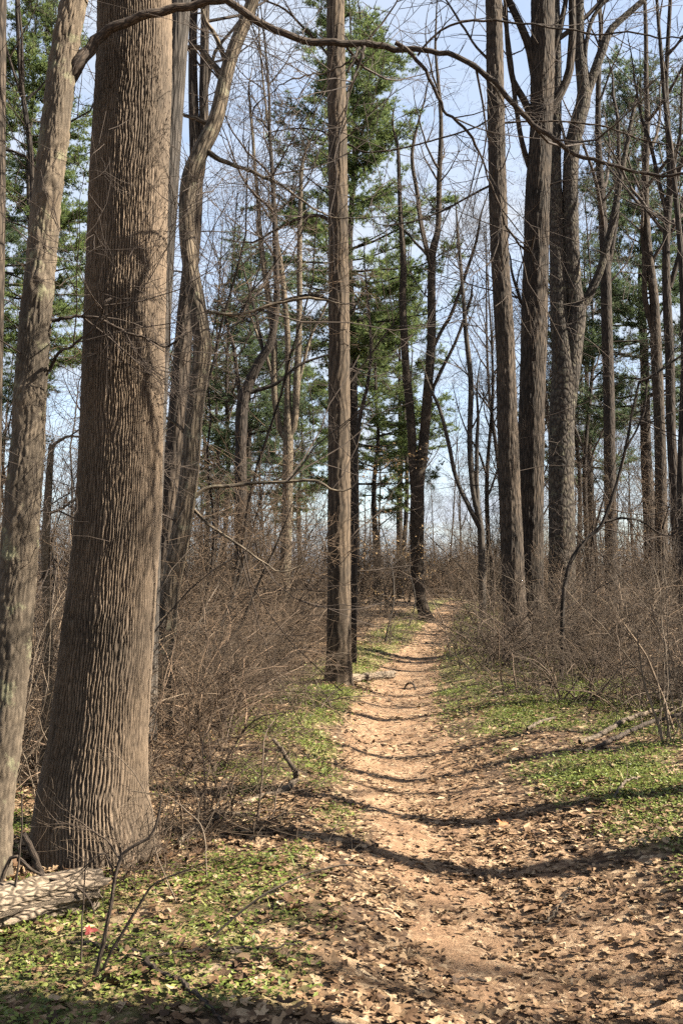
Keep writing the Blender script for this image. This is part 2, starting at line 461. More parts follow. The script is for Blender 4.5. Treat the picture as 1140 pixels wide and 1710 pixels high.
ax = axis(-400, 400, -2.8, 3.4, .04, 60)
ay = np.concatenate([-np.geomspace(.5, 60, 14)[::-1] + 2.0, np.arange(2.0, 11, .045), 11 * np.exp(np.linspace(0, math.log(900 / 11.), 190))])
X, Y = np.meshgrid(ax, ay)
Z = terrain(X, Y)
PW = lambda y: .52 + .10 * vn(y * 1.3, y * 0 + .5, 91) + .04 * vn(y * 5, y * 0 + .5, 92)
s_ = np.abs(X - pathx(Y))
Z = Z - .03 * (1 - sm(.25, .5, s_)) * (Y < 59)
v, f = grid_mesh(X, Y, Z)
ground = build('ground', [(v, f, None, {'green': green_mask(X, Y).reshape(-1)})], ground_mat())
tag(ground, 'leaf-strewn forest floor with green patches on both sides of the trail', 'ground', kind='structure')

# the trodden trail: a sheet of its own that dips under the litter along its ragged edges
py_ = np.concatenate([np.arange(-2, 12, .04), 12 * np.exp(np.linspace(0, math.log(60 / 12.), 240))])
u_ = np.linspace(-1, 1, 45)
PY, U = np.meshgrid(py_, u_, indexing='ij')
PX = pathx(PY) + U * .85
edge = np.abs(U) * .85 - (.54 + .13 * fbm(PX * 1.2, PY * 1.2, 93, 4, .6))
PZ = terrain(PX, PY) + .008 - .05 * sm(-.06, .10, edge)
v, f = grid_mesh(PX, PY, PZ)
trail = build('dirt_path', [(v, f)], path_mat())
tag(trail, 'narrow hollow dirt trail curving away between the thickets', 'path', kind='structure')

# ---------------------------------------------------------------- trees
def trunk_part(path, rad, nu, nv, cell=None, amp=0.0, flare=0.0, lump=.03, seed=0, style='braid', knots=()):
    """path (n,3)+rad -> displaced trunk surface; the seam sits on the far side"""
    pr = smoothpath(np.c_[path, rad], nv)
    p, r = pr[:, :3], pr[:, 3]
    T, A, B = frames(p[None]); T, A, B = T[0], A[0], B[0]
    th = np.linspace(0, 2 * np.pi, nu + 1)           # A points to +Y: seam at the back
    if amp and nu > 200: th = th + .55 * np.sin(th)   # closer set on the side that faces the clearing
    s = np.r_[0, np.cumsum(np.linalg.norm(np.diff(p, axis=0), axis=1))]
    TH, S = np.meshgrid(th, s)
    rr = np.repeat(r[:, None], nu + 1, 1)
    rm = r.mean()
    rr = rr * (1 + lump * vn(TH / (2 * np.pi) * 5, S * 1.3, seed, wrap=5) + lump * .6 * vn(TH / (2 * np.pi) * 9, S * 3.1, seed + 3, wrap=9))
    if flare:
        fl = np.exp(-S / .26) * flare
        lob = .55 + .45 * vn(TH / (2 * np.pi) * 6, S * .8, seed + 7, wrap=6)
        rr = rr * (1 + fl * lob)
    for kt, ks, kr, kh in knots:      # healed branch scars
        dd = np.hypot((TH - kt) * rm, (S - ks) * .8) / kr
        rr = rr + kh * (np.exp(-dd ** 2 * 1.5) - .75 * np.exp(-dd ** 2 * 9))
    ridge = np.full(TH.shape, .6)
    if amp and cell:
        nc = max(6, int(round(2 * np.pi * rm / cell[0])))
        wu = .9 * vn(TH / (2 * np.pi) * max(4, nc // 4), S / cell[1] * .55, seed + 11, wrap=max(4, nc // 4)) + .35 * vn(TH / (2 * np.pi) * (nc // 2), S / cell[1] * 1.6, seed + 12, wrap=nc // 2)
        u = TH / (2 * np.pi) * nc + wu
        w = S / cell[1] + .5 * vn(TH / (2 * np.pi) * (nc // 2), S / cell[1] * .8, seed + 13, wrap=nc // 2)
        if style == 'braid':      # long braided ridges with dark furrows between
            n1 = vn(u, S / cell[1], seed + 24, wrap=nc); n2 = vn(u * 2 + .5, S / cell[1] * 2.4, seed + 25, wrap=nc * 2)
            nr = max(5, int(round(2 * np.pi * rm / (cell[0] * 2.3)))); q_ = TH / (2 * np.pi)
            ph = q_ * nr + .75 * vn(q_ * max(3, nr // 5), S / (cell[1] * 2.6), seed + 41, wrap=max(3, nr // 5)) + .45 * vn(q_ * (nr // 2), S / cell[1], seed + 42, wrap=nr // 2) + .20 * vn(q_ * nr * 2, S / (cell[1] * .22), seed + 43, wrap=nr * 2)
            rid_ = sm(.16, .62, .5 + .5 * np.cos(2 * np.pi * ph))
            e = rid_ * (.36 + .64 * sm(.03, .26, np.abs(n1 + .25 * n2))); hv = .5 + .5 * vn(u * .5, S / .35, seed + 26, wrap=max(1, nc // 2))
            brk = sm(.0, .25, np.abs(vn(u, S / (cell[1] * .45), seed + 27, wrap=nc)))
            fine = vn(u * 3, S / .022, seed + 31, wrap=nc * 3)
            ridge = np.clip(.74 * e * (.75 + .25 * hv) * (.70 + .30 * brk) + .08 * (1 - np.abs(n2)) + .17 * fine, 0, 1)
        else:
            iu = np.floor(u).astype(int); iw = np.floor(w).astype(int)
            f1 = np.full(u.shape, 9.); f2 = np.full(u.shape, 9.); hv = np.zeros(u.shape)
            for du in (-1, 0, 1):
                for dw in (-1, 0, 1):
                    cu = iu + du; cw = iw + dw; cuw = cu % nc
                    jx = cu + .5 + .9 * (h2(cuw, cw, seed + 20) - .5); jy = cw + .5 + .95 * (h2(cuw, cw, seed + 21) - .5)
                    d = np.hypot(u - jx, (w - jy) * .85)
                    hh = h2(cuw, cw, seed + 22)
                    c1 = d < f1
                    f2 = np.where(c1, f1, np.minimum(f2, d)); hv = np.where(c1, hh, hv); f1 = np.minimum(f1, d)
            e = sm(.02, .40, f2 - f1)
            rid = 1 - np.abs(vn(TH / (2 * np.pi) * nc, S / cell[1] * .6, seed + 30, wrap=nc))
            fine = vn(TH / (2 * np.pi) * nc * 4, S / .012, seed + 31, wrap=nc * 4)
            ridge = np.clip(.50 * e * (.4 + .6 * hv) + .30 * rid + .20 * (.5 + .5 * fine), 0, 1)
        if flare:      # the bark breaks up into small scales near the roots
            ridge = ridge * (1 - .35 * np.exp(-S / .25)) + .35 * np.exp(-S / .25) * (.5 + .5 * vn(TH / (2 * np.pi) * nc * 2, S / .03, seed + 33, wrap=nc * 2))
        rr = rr + amp * (ridge - .6)
    v = p[:, None] + rr[..., None] * (np.cos(TH)[..., None] * A[:, None] + np.sin(TH)[..., None] * B[:, None])
    i = np.arange(nv - 1)[:, None] * (nu + 1); j = np.arange(nu)[None]
    f = np.stack([i + j, i + j + 1, i + nu + 1 + j + 1, i + nu + 1 + j], -1).reshape(-1, 4)
    uv = np.stack([TH / (2 * np.pi) * 2 * np.pi * rm, S], -1).reshape(-1, 2)
    return v.reshape(-1, 3), f, uv, {'ridge': ridge.reshape(-1)}

def pix_path(pts, Y, dY=None):
    """[(px,py,width)] -> world points and radii at depth Y"""
    W = []; r = []
    for k, q in enumerate(pts):
        yy = Y + (dY[k] if dY is not None else (q[3] if len(q) > 3 else 0))
        W.append(P(q[0], q[1], yy)); r.append(.5 * q[2] * yy / F / math.cos(math.atan((q[0] - 570) / F)))
    return np.array(W), np.array(r)

def extend(W, r, L, rend, rnd, wig=.12, up=.25, n=7):
    d = nrm(W[-1] - W[-2]); p = W[-1]; pts = [W]; rad = [r]
    for k in range(n):
        d = nrm(d + rnd.normal(size=3) * wig + np.array([0, 0, up]))
        p = p + d * L / n; pts.append(p[None]); rad.append([max(rend, r[-1] + (rend - r[-1]) * (k + 1) / n)])
    return np.vstack(pts), np.concatenate(rad)

def crown_parts(par, pr, rnd, spec):
    """spec: list of growth levels; returns tube parts"""
    out = []
    for lv in spec:
        ps, rs = [], []
        for a, b in zip(par, pr):
            q, w = grow(a, b, lv['n'], lv.get('t0', .2), lv.get('t1', 1), lv['L'], lv.get('ang', (30, 65)), lv['K'], lv.get('wig', .16), lv.get('trop', .05), lv.get('rk', .011), lv.get('rmin', .0015), rnd, lv.get('flat', False))
            ps.append(q); rs.append(w)
        par = [np.concatenate(ps)]; pr = [np.concatenate(rs)]
        out.append((par[0], pr[0], lv.get('sides', 3)))
    return out

def tree(name, label, pts, Y, H, mat, nu=20, nv=60, cell=None, amp=0, flare=.35, lump=.03, limbs=(), crown=None, low=None, cat='tree', group=None, seed=0, style='braid', knots=(), limbmat=None, twigmat=None, nv2=30, trunk_label=None):
    rnd = np.random.default_rng(seed + 100)
    W, r = pix_path(pts, Y)
    zb = float(terrain(W[0, 0], W[0, 1]))
    if W[0, 2] > zb - .12:
        d = W[0] - W[1]; d = d / abs(d[2]) if abs(d[2]) > 1e-6 else np.array([0, 0, -1.])
        W = np.vstack([W[0] + d * (W[0, 2] - (zb - .15)), W]) if W[0, 2] - zb > .25 else np.vstack([np.r_[W[0, :2], zb - .15], W[1:]])
        r = np.r_[r[0], r] if len(W) > len(r) else r
    base = np.array([W[0, 0], W[0, 1], zb])
    n_vis = len(W)
    root = empty(name, base, label, cat, group)
    if H:
        top = H - W[-1, 2]
        Wf, rf = extend(W, r, top, max(.006, r[-1] * .15), rnd, .05, .3, 8)
    else: Wf, rf = W, r
    if amp:      # fine surface where it is seen, plain above
        kv = n_vis + (1 if H else 0)
        p1 = trunk_part(Wf[:kv] - base, rf[:kv], nu, nv, cell, amp, flare, lump, seed, style, knots)
        parts = [p1]
        if H: parts.append(trunk_part(Wf[kv - 2:] - base - [0, 0, 0], rf[kv - 2:] * .985, 24, nv2, None, 0, 0, lump, seed))
    else:
        parts = [trunk_part(Wf - base, rf, nu, nv, None, 0, flare, lump, seed)]
    t = build('trunk', parts, mat, root)
    if trunk_label: t['label'] = trunk_label
    par = []; pr = []
    for lp, ext in limbs:
        LW, lr = pix_path(lp, Y)
        if ext: LW, lr = extend(LW, lr, ext, max(.006, lr[-1] * .25), rnd, .12, .12, 6)
        q = smoothpath(np.c_[LW, lr], max(14, 5 * len(lp)))
        a, b = q[None, :, :3] - base, q[None, :, 3]
        a[0, 1:-1] += np.cumsum(rnd.normal(size=(a.shape[1] - 2, 3)), 0) * .004 * np.array([1, 3, 1])
        v, f, uv = tubes(a, b, 12 if b.max() > .03 else 7)
        build('limb', [(v, f, uv)], limbmat or mat, root)
        par.append(a); pr.append(b)
    tp = smoothpath(np.c_[Wf - base, rf], 60)
    cp = []
    if crown:
        k0 = int(60 * crown.get('from', .45))
        a, b = grow(tp[None, k0:, :3], tp[None, k0:, 3], crown.get('limbs', 12), 0, .97, crown.get('L', (3, 6)), crown.get('ang', (28, 60)), 10, .10, .09, .016, .006, rnd)
        cp.append((a, b, 6)); P1 = [a] + par; R1 = [b] + pr
        cp += crown_parts(P1, R1, rnd, crown['lv'])
    elif par and low is None:
        cp += crown_parts(par, pr, rnd, LV_LIMB)
    if low:       # thin side shoots on the trunk within view
        k1 = int(60 * low.get('to', .5)); k0 = int(60 * low.get('from', .05))
        a, b = grow(tp[None, k0:k1, :3], tp[None, k0:k1, 3], low['n'], 0, 1, low.get('L', (.6, 2.2)), (50, 95), 9, .14, low.get('trop', .0), .006, .0015, rnd, lt=0)
        cp.append((a, b, 4)); cp += crown_parts([a], [b], rnd, low.get('lv', LV_LOW))
        if par and not crown: cp += crown_parts(par, pr, rnd, LV_LIMB)
    if cp:
        ps = []
        for a, b, sd in cp:
            v, f, uv = tubes(a, b, sd); ps.append((v, f, uv))
        build('crown', ps, twigmat or M['twig'], root)
    return root

LV_LIMB = [dict(n=9, t0=.25, L=(.5, 1.7), K=6, wig=.16, trop=.03, rk=.008), dict(n=6, L=(.2, .7), K=5, wig=.18, rk=.006), dict(n=3, L=(.1, .3), K=3, wig=.15, rk=.006)]
LV_LOW = [dict(n=6, t0=.2, L=(.25, .9), K=5, wig=.16, rk=.006), dict(n=4, L=(.1, .35), K=4, wig=.16, rk=.006)]
LV_HID = [dict(n=4, t0=.2, L=(1.2, 3), K=6, rk=.010, rmin=.005), dict(n=3, L=(.5, 1.3), K=4, rk=.01, rmin=.004)]
LV_MID = [dict(n=6, t0=.2, L=(1.0, 2.8), K=6, rk=.010, rmin=.004), dict(n=5, L=(.4, 1.2), K=5, rk=.008, rmin=.003), dict(n=3, L=(.15, .5), K=3, rk=.008, rmin=.0025)]

# --- the big furrowed trunk
tree('furrowed_tree', 'massive straight tree with deeply furrowed sunlit bark beside the pale log',
     [(165, 1450, 200), (158, 1400, 190), (156, 1330, 172), (164, 1240, 156), (173, 1140, 149), (181, 1050, 146), (190, 950, 140), (198, 850, 138), (203, 700, 134), (207, 570, 133), (215, 300, 129), (225, 0, 124)],
     5.3, 24, M['bark_hero'], nu=390, nv=330, cell=(.0064, .080), amp=.0145, flare=.22, lump=.010,
     crown=dict(**{'from': .5}, limbs=10, lv=LV_HID), seed=1)

# --- the leaning tree at the left edge, with the long limb that crosses the top of the view
tree('leaning_tree', 'flaky tan-barked tree leaning in at the far left edge with a long limb overhead',
     [(-24, 1480, 72), (-12, 1330, 66), (4, 1230, 62), (14, 1140, 58), (30, 950, 57), (41, 800, 56), (54, 600, 50), (66, 450, 47), (82, 300, 46), (95, 190, 45), (107, 90, 45), (124, 0, 45)],
     4.9, 14, M['bark_left'], nu=124, nv=370, cell=(.022, .065), amp=.017, flare=.2, lump=.07, style='plates', knots=[(3.6, 3.55, .07, .035), (3.3, 3.05, .06, .03), (3.9, 1.9, .05, .02), (2.9, 2.5, .05, .02)],
     limbs=[([(96, 158, 30), (112, 132, 29), (136, 105, 24), (160, 72, 20), (182, 50, 17), (250, 33, 15), (325, 17, 14), (390, 10, 13), (440, 32, 13), (500, 55, 12), (560, 66, 12), (620, 68, 12), (670, 68, 11), (735, 80, 9), (800, 95, 9), (845, 122, 9), (905, 170, 9), (950, 205, 8), (985, 232, 7), (1045, 255, 6), (1140, 280, 5)], 1.2),
            ([(660, 70, 8), (690, 92, 7), (718, 118, 6), (735, 150, 6), (748, 172, 5), (790, 205, 5), (808, 230, 4), (822, 265, 3)], .5),
            ([(608, 78, 6), (600, 105, 5), (580, 155, 4), (568, 210, 3), (558, 260, 2.5), (556, 310, 2)], 0),
            ([(697, 92, 4), (715, 66, 4), (745, 45, 4), (810, 38, 4), (930, 48, 3), (1060, 52, 3), (1140, 54, 2.5)], .5),
            ([(600, 78, 4), (590, 100, 4), (565, 120, 3), (510, 142, 3), (470, 160, 2), (420, 195, 2)], 0),
            ([(80, 533, 7), (110, 530, 6), (145, 524, 5), (190, 540, 5), (240, 563, 4), (262, 575, 3)], .1),
            ([(83, 620, 6), (92, 605, 6), (110, 590, 5), (138, 578, 4)], .3)],
     low=dict(n=5, to=.3, L=(.3, .9)), seed=2, limbmat=M['limb_dark'])

# --- saplings and trunks behind the big tree
tree('broken_sapling', 'thin pale sapling with a snapped top between the two left trunks',
     [(76, 1230, 15), (80, 1140, 14), (81, 1050, 13), (78, 980, 14), (76, 900, 14), (78, 860, 13), (82, 790, 11), (86, 742, 9)],
     7.2, 0, M['bark_pale'], nu=14, nv=70, flare=.15, lump=.10, limbs=[([(76, 860, 7), (95, 848, 5), (112, 838, 4), (132, 818, 3)], 0), ([(84, 750, 6), (98, 735, 5), (118, 728, 4), (134, 730, 3)], .2), ([(80, 905, 5), (88, 925, 4), (92, 980, 3)], 0)], low=dict(n=5, to=1, L=(.2, .6)), seed=3)
tree('young_tree', 'slim dark young tree forking beside the leaning trunk at upper left',
     [(40, 1230, 13), (48, 900, 11), (54, 600, 10), (55, 350, 9), (51, 250, 9), (40, 170, 8), (33, 110, 7), (28, 0, 6)], 11.0, 12, M['bark_dark'], nu=12, nv=60, flare=.2,
     limbs=[([(38, 140, 6), (38, 100, 5), (34, 40, 4), (30, 0, 4)], 2), ([(36, 160, 5), (22, 120, 4), (8, 80, 4), (-10, 60, 3)], 1), ([(50, 265, 5), (30, 255, 4), (0, 250, 4)], 1), ([(54, 270, 5), (70, 255, 4), (110, 210, 3), (150, 185, 3)], 1), ([(46, 165, 5), (70, 140, 3), (90, 120, 2)], .5)],
     low=dict(n=8, to=.8), seed=4)
tree('edge_tree', 'straight brown trunk cut by the left picture edge near the top',
     [(-22, 1180, 34), (-16, 800, 32), (-8, 400, 30), (-5, 200, 28), (-3, 0, 26)], 10.0, 18, M['bark_mid'], nu=20, nv=50, crown=dict(limbs=8, lv=LV_HID), seed=5)
tree('grey_tree', 'straight grey trunk close behind the right flank of the massive tree',
     [(238, 1200, 44), (248, 900, 42), (262, 600, 40), (270, 450, 39), (280, 300, 38), (290, 150, 37), (301, 0, 36)], 9.0, 20, M['bark_grey'], nu=40, nv=160, flare=.3, lump=.02, crown=dict(limbs=10, lv=LV_HID), seed=6)
tree('curved_tree', 'sinuous mottled tree with a bent trunk right of the massive tree',
     [(262, 1235, 46), (270, 1140, 37), (283, 1000, 33), (300, 900, 32), (315, 800, 31), (324, 690, 29), (338, 590, 30), (334, 540, 30), (328, 500, 29), (319, 450, 28), (312, 380, 27), (316, 300, 28), (336, 250, 28), (360, 200, 26), (384, 100, 24), (422, 0, 22)],
     9.9, 15, M['bark_curved'], nu=36, nv=260, flare=.25, lump=.05,
     limbs=[([(338, 250, 12), (352, 256, 10), (375, 270, 8), (420, 285, 6), (470, 310, 5), (520, 345, 3)], .6), ([(370, 125, 13), (350, 98, 12), (332, 74, 10), (318, 70, 8)], .6), ([(378, 105, 10), (360, 60, 8), (345, 40, 7), (335, 0, 6)], 1.5),
            ([(349, 206, 9), (330, 198, 8), (308, 188, 6)], .4), ([(326, 830, 8), (350, 812, 7), (425, 803, 6), (525, 800, 5), (548, 812, 4)], .3), ([(318, 735, 7), (300, 712, 6), (275, 695, 5)], .5),
            ([(322, 850, 6), (350, 880, 5), (400, 915, 4), (450, 950, 3)], .4), ([(340, 520, 6), (400, 522, 5), (450, 505, 5), (510, 493, 5), (550, 500, 3)], .3)],
     low=dict(n=10, to=.6, L=(.5, 1.8)), crown=dict(**{'from': .8}, limbs=5, L=(1.5, 3), lv=LV_HID), seed=7)
tree('forked_tree', 'tan trunk forking into two upright stems behind the sinuous tree',
     [(255, 1180, 40), (268, 1000, 36), (282, 850, 34), (296, 700, 32), (304, 600, 30), (312, 500, 27), (324, 380, 25), (328, 300, 22), (324, 200, 18), (322, 100, 15), (325, 0, 13)], 12.0, 18, M['bark_mid'], nu=24, nv=120, flare=.3,
     limbs=[([(325, 330, 18), (338, 260, 16), (340, 150, 16), (344, 0, 14)], 4), ([(340, 180, 7), (356, 90, 6), (384, 50, 5)], 1.5)], crown=dict(**{'from': .7}, limbs=6, lv=LV_HID), low=dict(n=10, to=.5), seed=8)

# --- the central straight tree
tree('straight_tree', 'tall straight slender trunk standing in the centre at the trail edge',
     [(564, 1152, 56), (565, 1120, 44), (566, 1000, 39), (566, 800, 38), (566, 570, 36), (564, 300, 33), (560, 0, 31)], 14.6, 26, M['bark_centre'], nu=72, nv=330, cell=(.034, .25), amp=.014, flare=.25, lump=.015,
     limbs=[([(550, 370, 7), (535, 362, 6), (500, 366, 5), (460, 385, 4), (430, 402, 3)], .6), ([(548, 225, 4), (530, 215, 3), (505, 212, 3), (460, 214, 2), (440, 232, 2)], 0), ([(552, 505, 6), (535, 495, 6), (505, 494, 5), (460, 506, 4), (425, 525, 3)], .8),
            ([(580, 120, 5), (590, 100, 4), (620, 60, 4), (650, 20, 3)], .8), ([(580, 240, 4), (620, 255, 3), (700, 240, 3), (790, 215, 3), (815, 200, 3)], 0), ([(552, 100, 5), (530, 70, 4), (480, 20, 4), (440, 0, 3)], 1), ([(583, 640, 4), (610, 600, 3), (640, 560, 3)], .5)],
     low=dict(n=26, to=.62, L=(.5, 2.4)), crown=dict(**{'from': .62}, limbs=10, lv=LV_HID), seed=9)

# --- the close pair right of the trail
tree('paired_tree', 'front trunk of the close pair of tall trees right of the trail',
     [(864, 1092, 54), (862, 1050, 42), (858, 1000, 39), (855, 920, 37), (852, 850, 36), (847, 700, 34), (843, 570, 32), (834, 420, 31), (829, 250, 30), (824, 0, 28)], 20.0, 28, M['bark_mid'], nu=64, nv=330, cell=(.045, .40), amp=.020, flare=.3, lump=.02,
     limbs=[([(828, 305, 4), (800, 318, 4), (740, 352, 3), (690, 372, 3), (640, 378, 2)], .5), ([(835, 205, 4), (900, 203, 3), (1000, 210, 3), (1080, 238, 3), (1140, 246, 2)], .5), ([(820, 105, 5), (790, 70, 4), (770, 40, 4), (745, 0, 3)], 1.2)],
     low=dict(n=20, to=.6, L=(.7, 3.0)), crown=dict(**{'from': .62}, limbs=12, lv=LV_HID), seed=10)
tree('twin_tree', 'rear trunk of the close pair, dark sided with upswept limbs at its top',
     [(884, 1095, 52), (885, 1050, 44), (886, 950, 42), (886, 850, 42), (887, 700, 43), (891, 570, 44), (894, 450, 43), (897, 330, 41), (903, 220, 39), (906, 100, 40), (906, 0, 40)], 21.0, 28, M['bark_umber'], nu=64, nv=330, cell=(.045, .40), amp=.022, flare=.25, lump=.03,
     limbs=[([(894, 130, 17), (884, 80, 15), (868, 40, 13), (850, 0, 12)], 4), ([(915, 190, 16), (935, 155, 15), (950, 120, 14), (956, 60, 13), (956, 0, 12)], 4), ([(890, 200, 14), (872, 165, 12), (852, 130, 10), (844, 60, 8), (840, 0, 7)], 3),
            ([(888, 290, 10), (872, 240, 9), (860, 170, 8), (848, 60, 7), (835, 0, 6)], 2), ([(915, 110, 12), (930, 70, 10), (938, 30, 9), (944, 0, 8)], 3), ([(888, 525, 7), (870, 505, 6), (858, 470, 5)], 1.0)],
     low=dict(n=16, to=.55, L=(.7, 2.6)), crown=dict(**{'from': .6}, limbs=12, lv=LV_HID), seed=11)
tree('double_stem_tree', 'broad two-stemmed tree with vines standing right behind the close pair',
     [(938, 990, 46), (938, 920, 42), (937, 850, 42), (938, 700, 41), (942, 620, 40), (934, 540, 31), (931, 450, 27), (928, 350, 24), (926, 250, 20), (930, 150, 15), (928, 0, 12)], 26.0, 28, M['bark_vine'], nu=40, nv=200, flare=.25, lump=.05,
     limbs=[([(946, 680, 30), (956, 580, 32), (962, 520, 32), (955, 470, 29), (951, 350, 27), (953, 260, 26), (962, 210, 26), (974, 160, 24), (968, 90, 19), (966, 0, 15)], 5), ([(976, 165, 17), (990, 125, 16), (1006, 80, 15), (1022, 45, 12), (1072, 0, 10)], 4),
            ([(965, 520, 18), (985, 488, 15), (1005, 440, 13), (1022, 370, 12), (1034, 300, 10), (1045, 240, 8), (1058, 175, 6)], .8), ([(938, 480, 12), (950, 420, 10), (954, 300, 9)], 2), ([(982, 140, 10), (976, 100, 8), (985, 40, 7), (1010, 0, 6)], 2)],
     low=dict(n=20, to=.5, L=(.7, 2.6), lv=LV_LOW), crown=dict(**{'from': .55}, limbs=10, lv=LV_HID), seed=12)

# --- mid-distance trees
tree('slim_right_tree', 'slim straight dark trunk right of the two-stemmed tree, forking high up',
     [(1020, 940, 20), (1018, 800, 19), (1016, 650, 18), (1012, 520, 18), (1010, 430, 17), (1004, 330, 13), (998, 220, 10), (1000, 100, 8)], 32, 27, M['bark_dark'], nu=14, nv=70,
     limbs=[([(1014, 450, 10), (1026, 380, 9), (1032, 300, 7), (1030, 200, 6)], 3)], low=dict(n=14, to=.5, L=(1, 3.2)), crown=dict(**{'from': .4}, limbs=14, L=(2.5, 5), lv=LV_MID), seed=13)
tree('rough_right_tree', 'rough brown trunk with a knotty fork near the right picture edge',
     [(1104, 960, 20), (1103, 800, 19), (1100, 700, 18), (1096, 600, 18), (1092, 500, 15), (1082, 420, 13), (1077, 330, 12), (1080, 200, 9)], 29, 25, M['bark_mid'], nu=14, nv=70, lump=.06,
     limbs=[([(1100, 620, 11), (1092, 560, 10), (1078, 500, 9), (1076, 420, 8)], 2)], low=dict(n=12, to=.5, L=(1, 3)), crown=dict(**{'from': .42}, limbs=12, L=(2.5, 5), lv=LV_MID), seed=14)
tree('dark_right_tree', 'dark slightly wavy trunk second from the right picture edge',
     [(1132, 960, 17), (1128, 850, 16), (1120, 720, 15), (1118, 600, 15), (1113, 500, 14), (1112, 400, 12), (1118, 300, 10), (1112, 150, 8)], 25, 22, M['bark_dark'], nu=14, nv=70,
     limbs=[([(1118, 480, 9), (1135, 420, 8), (1150, 350, 7)], 2), ([(1114, 360, 8), (1100, 300, 7), (1090, 250, 6)], 3)], low=dict(n=14, to=.5, L=(.8, 3)), crown=dict(**{'from': .42}, limbs=12, L=(2.5, 4.5), lv=LV_MID), seed=15)
tree('border_right_tree', 'black thin trunk standing right at the right picture border',
     [(1141, 1120, 14), (1139, 900, 13), (1136, 800, 12), (1142, 600, 11), (1138, 450, 10), (1130, 350, 9)], 15, 14, M['bark_dark'], nu=12, nv=50, low=dict(n=16, to=.7, L=(.6, 2.4)), seed=16)
tree('trail_end_tree', 'two-stemmed tree with a bent foot where the trail disappears',
     [(714, 1032, 26), (706, 1015, 20), (699, 985, 20), (696, 930, 22), (696, 860, 24), (698, 800, 22), (706, 750, 18), (714, 650, 16), (720, 570, 15), (721, 430, 13), (731, 380, 10), (733, 300, 9), (736, 200, 7), (728, 100, 5)], 40, 27, M['bark_mid'], nu=18, nv=100, flare=.2,
     limbs=[([(694, 840, 15), (690, 780, 15), (685, 690, 15), (677, 600, 13), (672, 500, 12), (673, 440, 11), (668, 350, 8), (664, 250, 6)], 2), ([(718, 440, 9), (704, 380, 8), (696, 320, 7), (688, 260, 6), (700, 200, 4)], 3), ([(719, 590, 6), (738, 550, 6), (755, 520, 6), (790, 420, 5), (800, 380, 4)], 2), ([(713, 670, 6), (735, 620, 6), (760, 570, 5), (785, 500, 5)], 1)],
     low=dict(n=14, to=.45, L=(1, 3)), crown=dict(**{'from': .45}, limbs=12, L=(2.5, 5), lv=LV_MID), seed=17)
tree('triple_stem_tree', 'mossy trunk splitting into three upright stems left of the central tree',
     [(474, 980, 20), (478, 900, 19), (480, 800, 18), (481, 730, 17), (480, 650, 11), (480, 560, 10), (470, 450, 9), (462, 400, 7), (456, 300, 5)], 32, 24, M['bark_curved'], nu=16, nv=80,
     limbs=[([(478, 735, 11), (466, 712, 11), (458, 650, 11), (457, 570, 11), (446, 480, 10), (436, 400, 9), (428, 300, 6), (420, 200, 5)], 2), ([(482, 730, 12), (492, 705, 12), (497, 620, 12), (500, 540, 10), (500, 420, 9), (502, 300, 7)], 2), ([(498, 640, 6), (520, 560, 5), (540, 520, 4)], 1), ([(457, 640, 7), (446, 600, 6), (430, 560, 5)], 1)],
     low=dict(n=12, to=.4, L=(1, 3)), crown=dict(**{'from': .5}, limbs=10, L=(2, 4.5), lv=LV_MID), seed=18)
tree('bent_tree', 'dark trunk bending rightwards halfway up, left of the three-stemmed tree',
     [(403, 960, 23), (402, 850, 21), (402, 760, 20), (404, 680, 20), (414, 645, 18), (432, 605, 16), (452, 570, 14), (462, 500, 11), (460, 420, 9), (455, 300, 7)], 24, 17, M['bark_dark'], nu=16, nv=80, lump=.06,
     limbs=[([(402, 690, 8), (398, 640, 7), (390, 580, 6)], 1.5), ([(418, 655, 8), (460, 640, 6), (500, 610, 5), (530, 598, 4)], .5), ([(440, 590, 6), (430, 540, 5), (415, 480, 4)], 1)],
     low=dict(n=16, to=.6, L=(.8, 2.6)), crown=dict(**{'from': .5}, limbs=9, L=(1.8, 3.6), lv=LV_MID), seed=19)
tree('slender_tree', 'slender dark sapling curving up beside the right flank of the central tree',
     [(590, 1040, 12), (592, 900, 11), (594, 760, 8), (602, 690, 7), (614, 640, 6), (619, 570, 5), (612, 480, 4)], 18, 8, M['bark_dark'], nu=10, nv=40, low=dict(n=26, to=1, L=(.5, 1.8)), seed=20)
tree('arched_tree', 'thin grey tree with arched stems between the trail end and the close pair',
     [(804, 960, 12), (802, 880, 11), (790, 820, 10), (784, 740, 9), (786, 640, 9), (778, 560, 8), (772, 480, 6), (765, 400, 5)], 38, 17, M['bark_grey'], nu=12, nv=60,
     limbs=[([(800, 880, 8), (785, 850, 8), (762, 800, 7), (750, 750, 7), (735, 690, 6), (722, 660, 5)], 1.5), ([(798, 870, 8), (796, 800, 7), (796, 730, 6)], 3)], low=dict(n=16, to=.9, L=(.8, 3)), crown=dict(**{'from': .4}, limbs=8, L=(1.5, 3.5), lv=LV_MID), seed=21)
tree('leaning_dead_stem', 'black crooked stem leaning to the right over the right-hand thicket',
     [(938, 1100, 7), (940, 1000, 7), (952, 940, 7), (975, 905, 6), (1002, 880, 6), (1015, 850, 6), (1030, 805, 5), (1045, 745, 5), (1055, 690, 4), (1067, 637, 4)], 14, 0, M['bark_dark'], nu=10, nv=40, flare=0,
     limbs=[([(1067, 638, 5), (1085, 628, 4), (1110, 612, 4), (1145, 588, 3)], .4), ([(1010, 872, 5), (1040, 866, 4), (1075, 872, 3), (1100, 890, 3)], .4), ([(1040, 760, 4), (1075, 690, 3), (1080, 640, 3)], .3)], low=dict(n=12, to=1, L=(.4, 1.6)), seed=22)

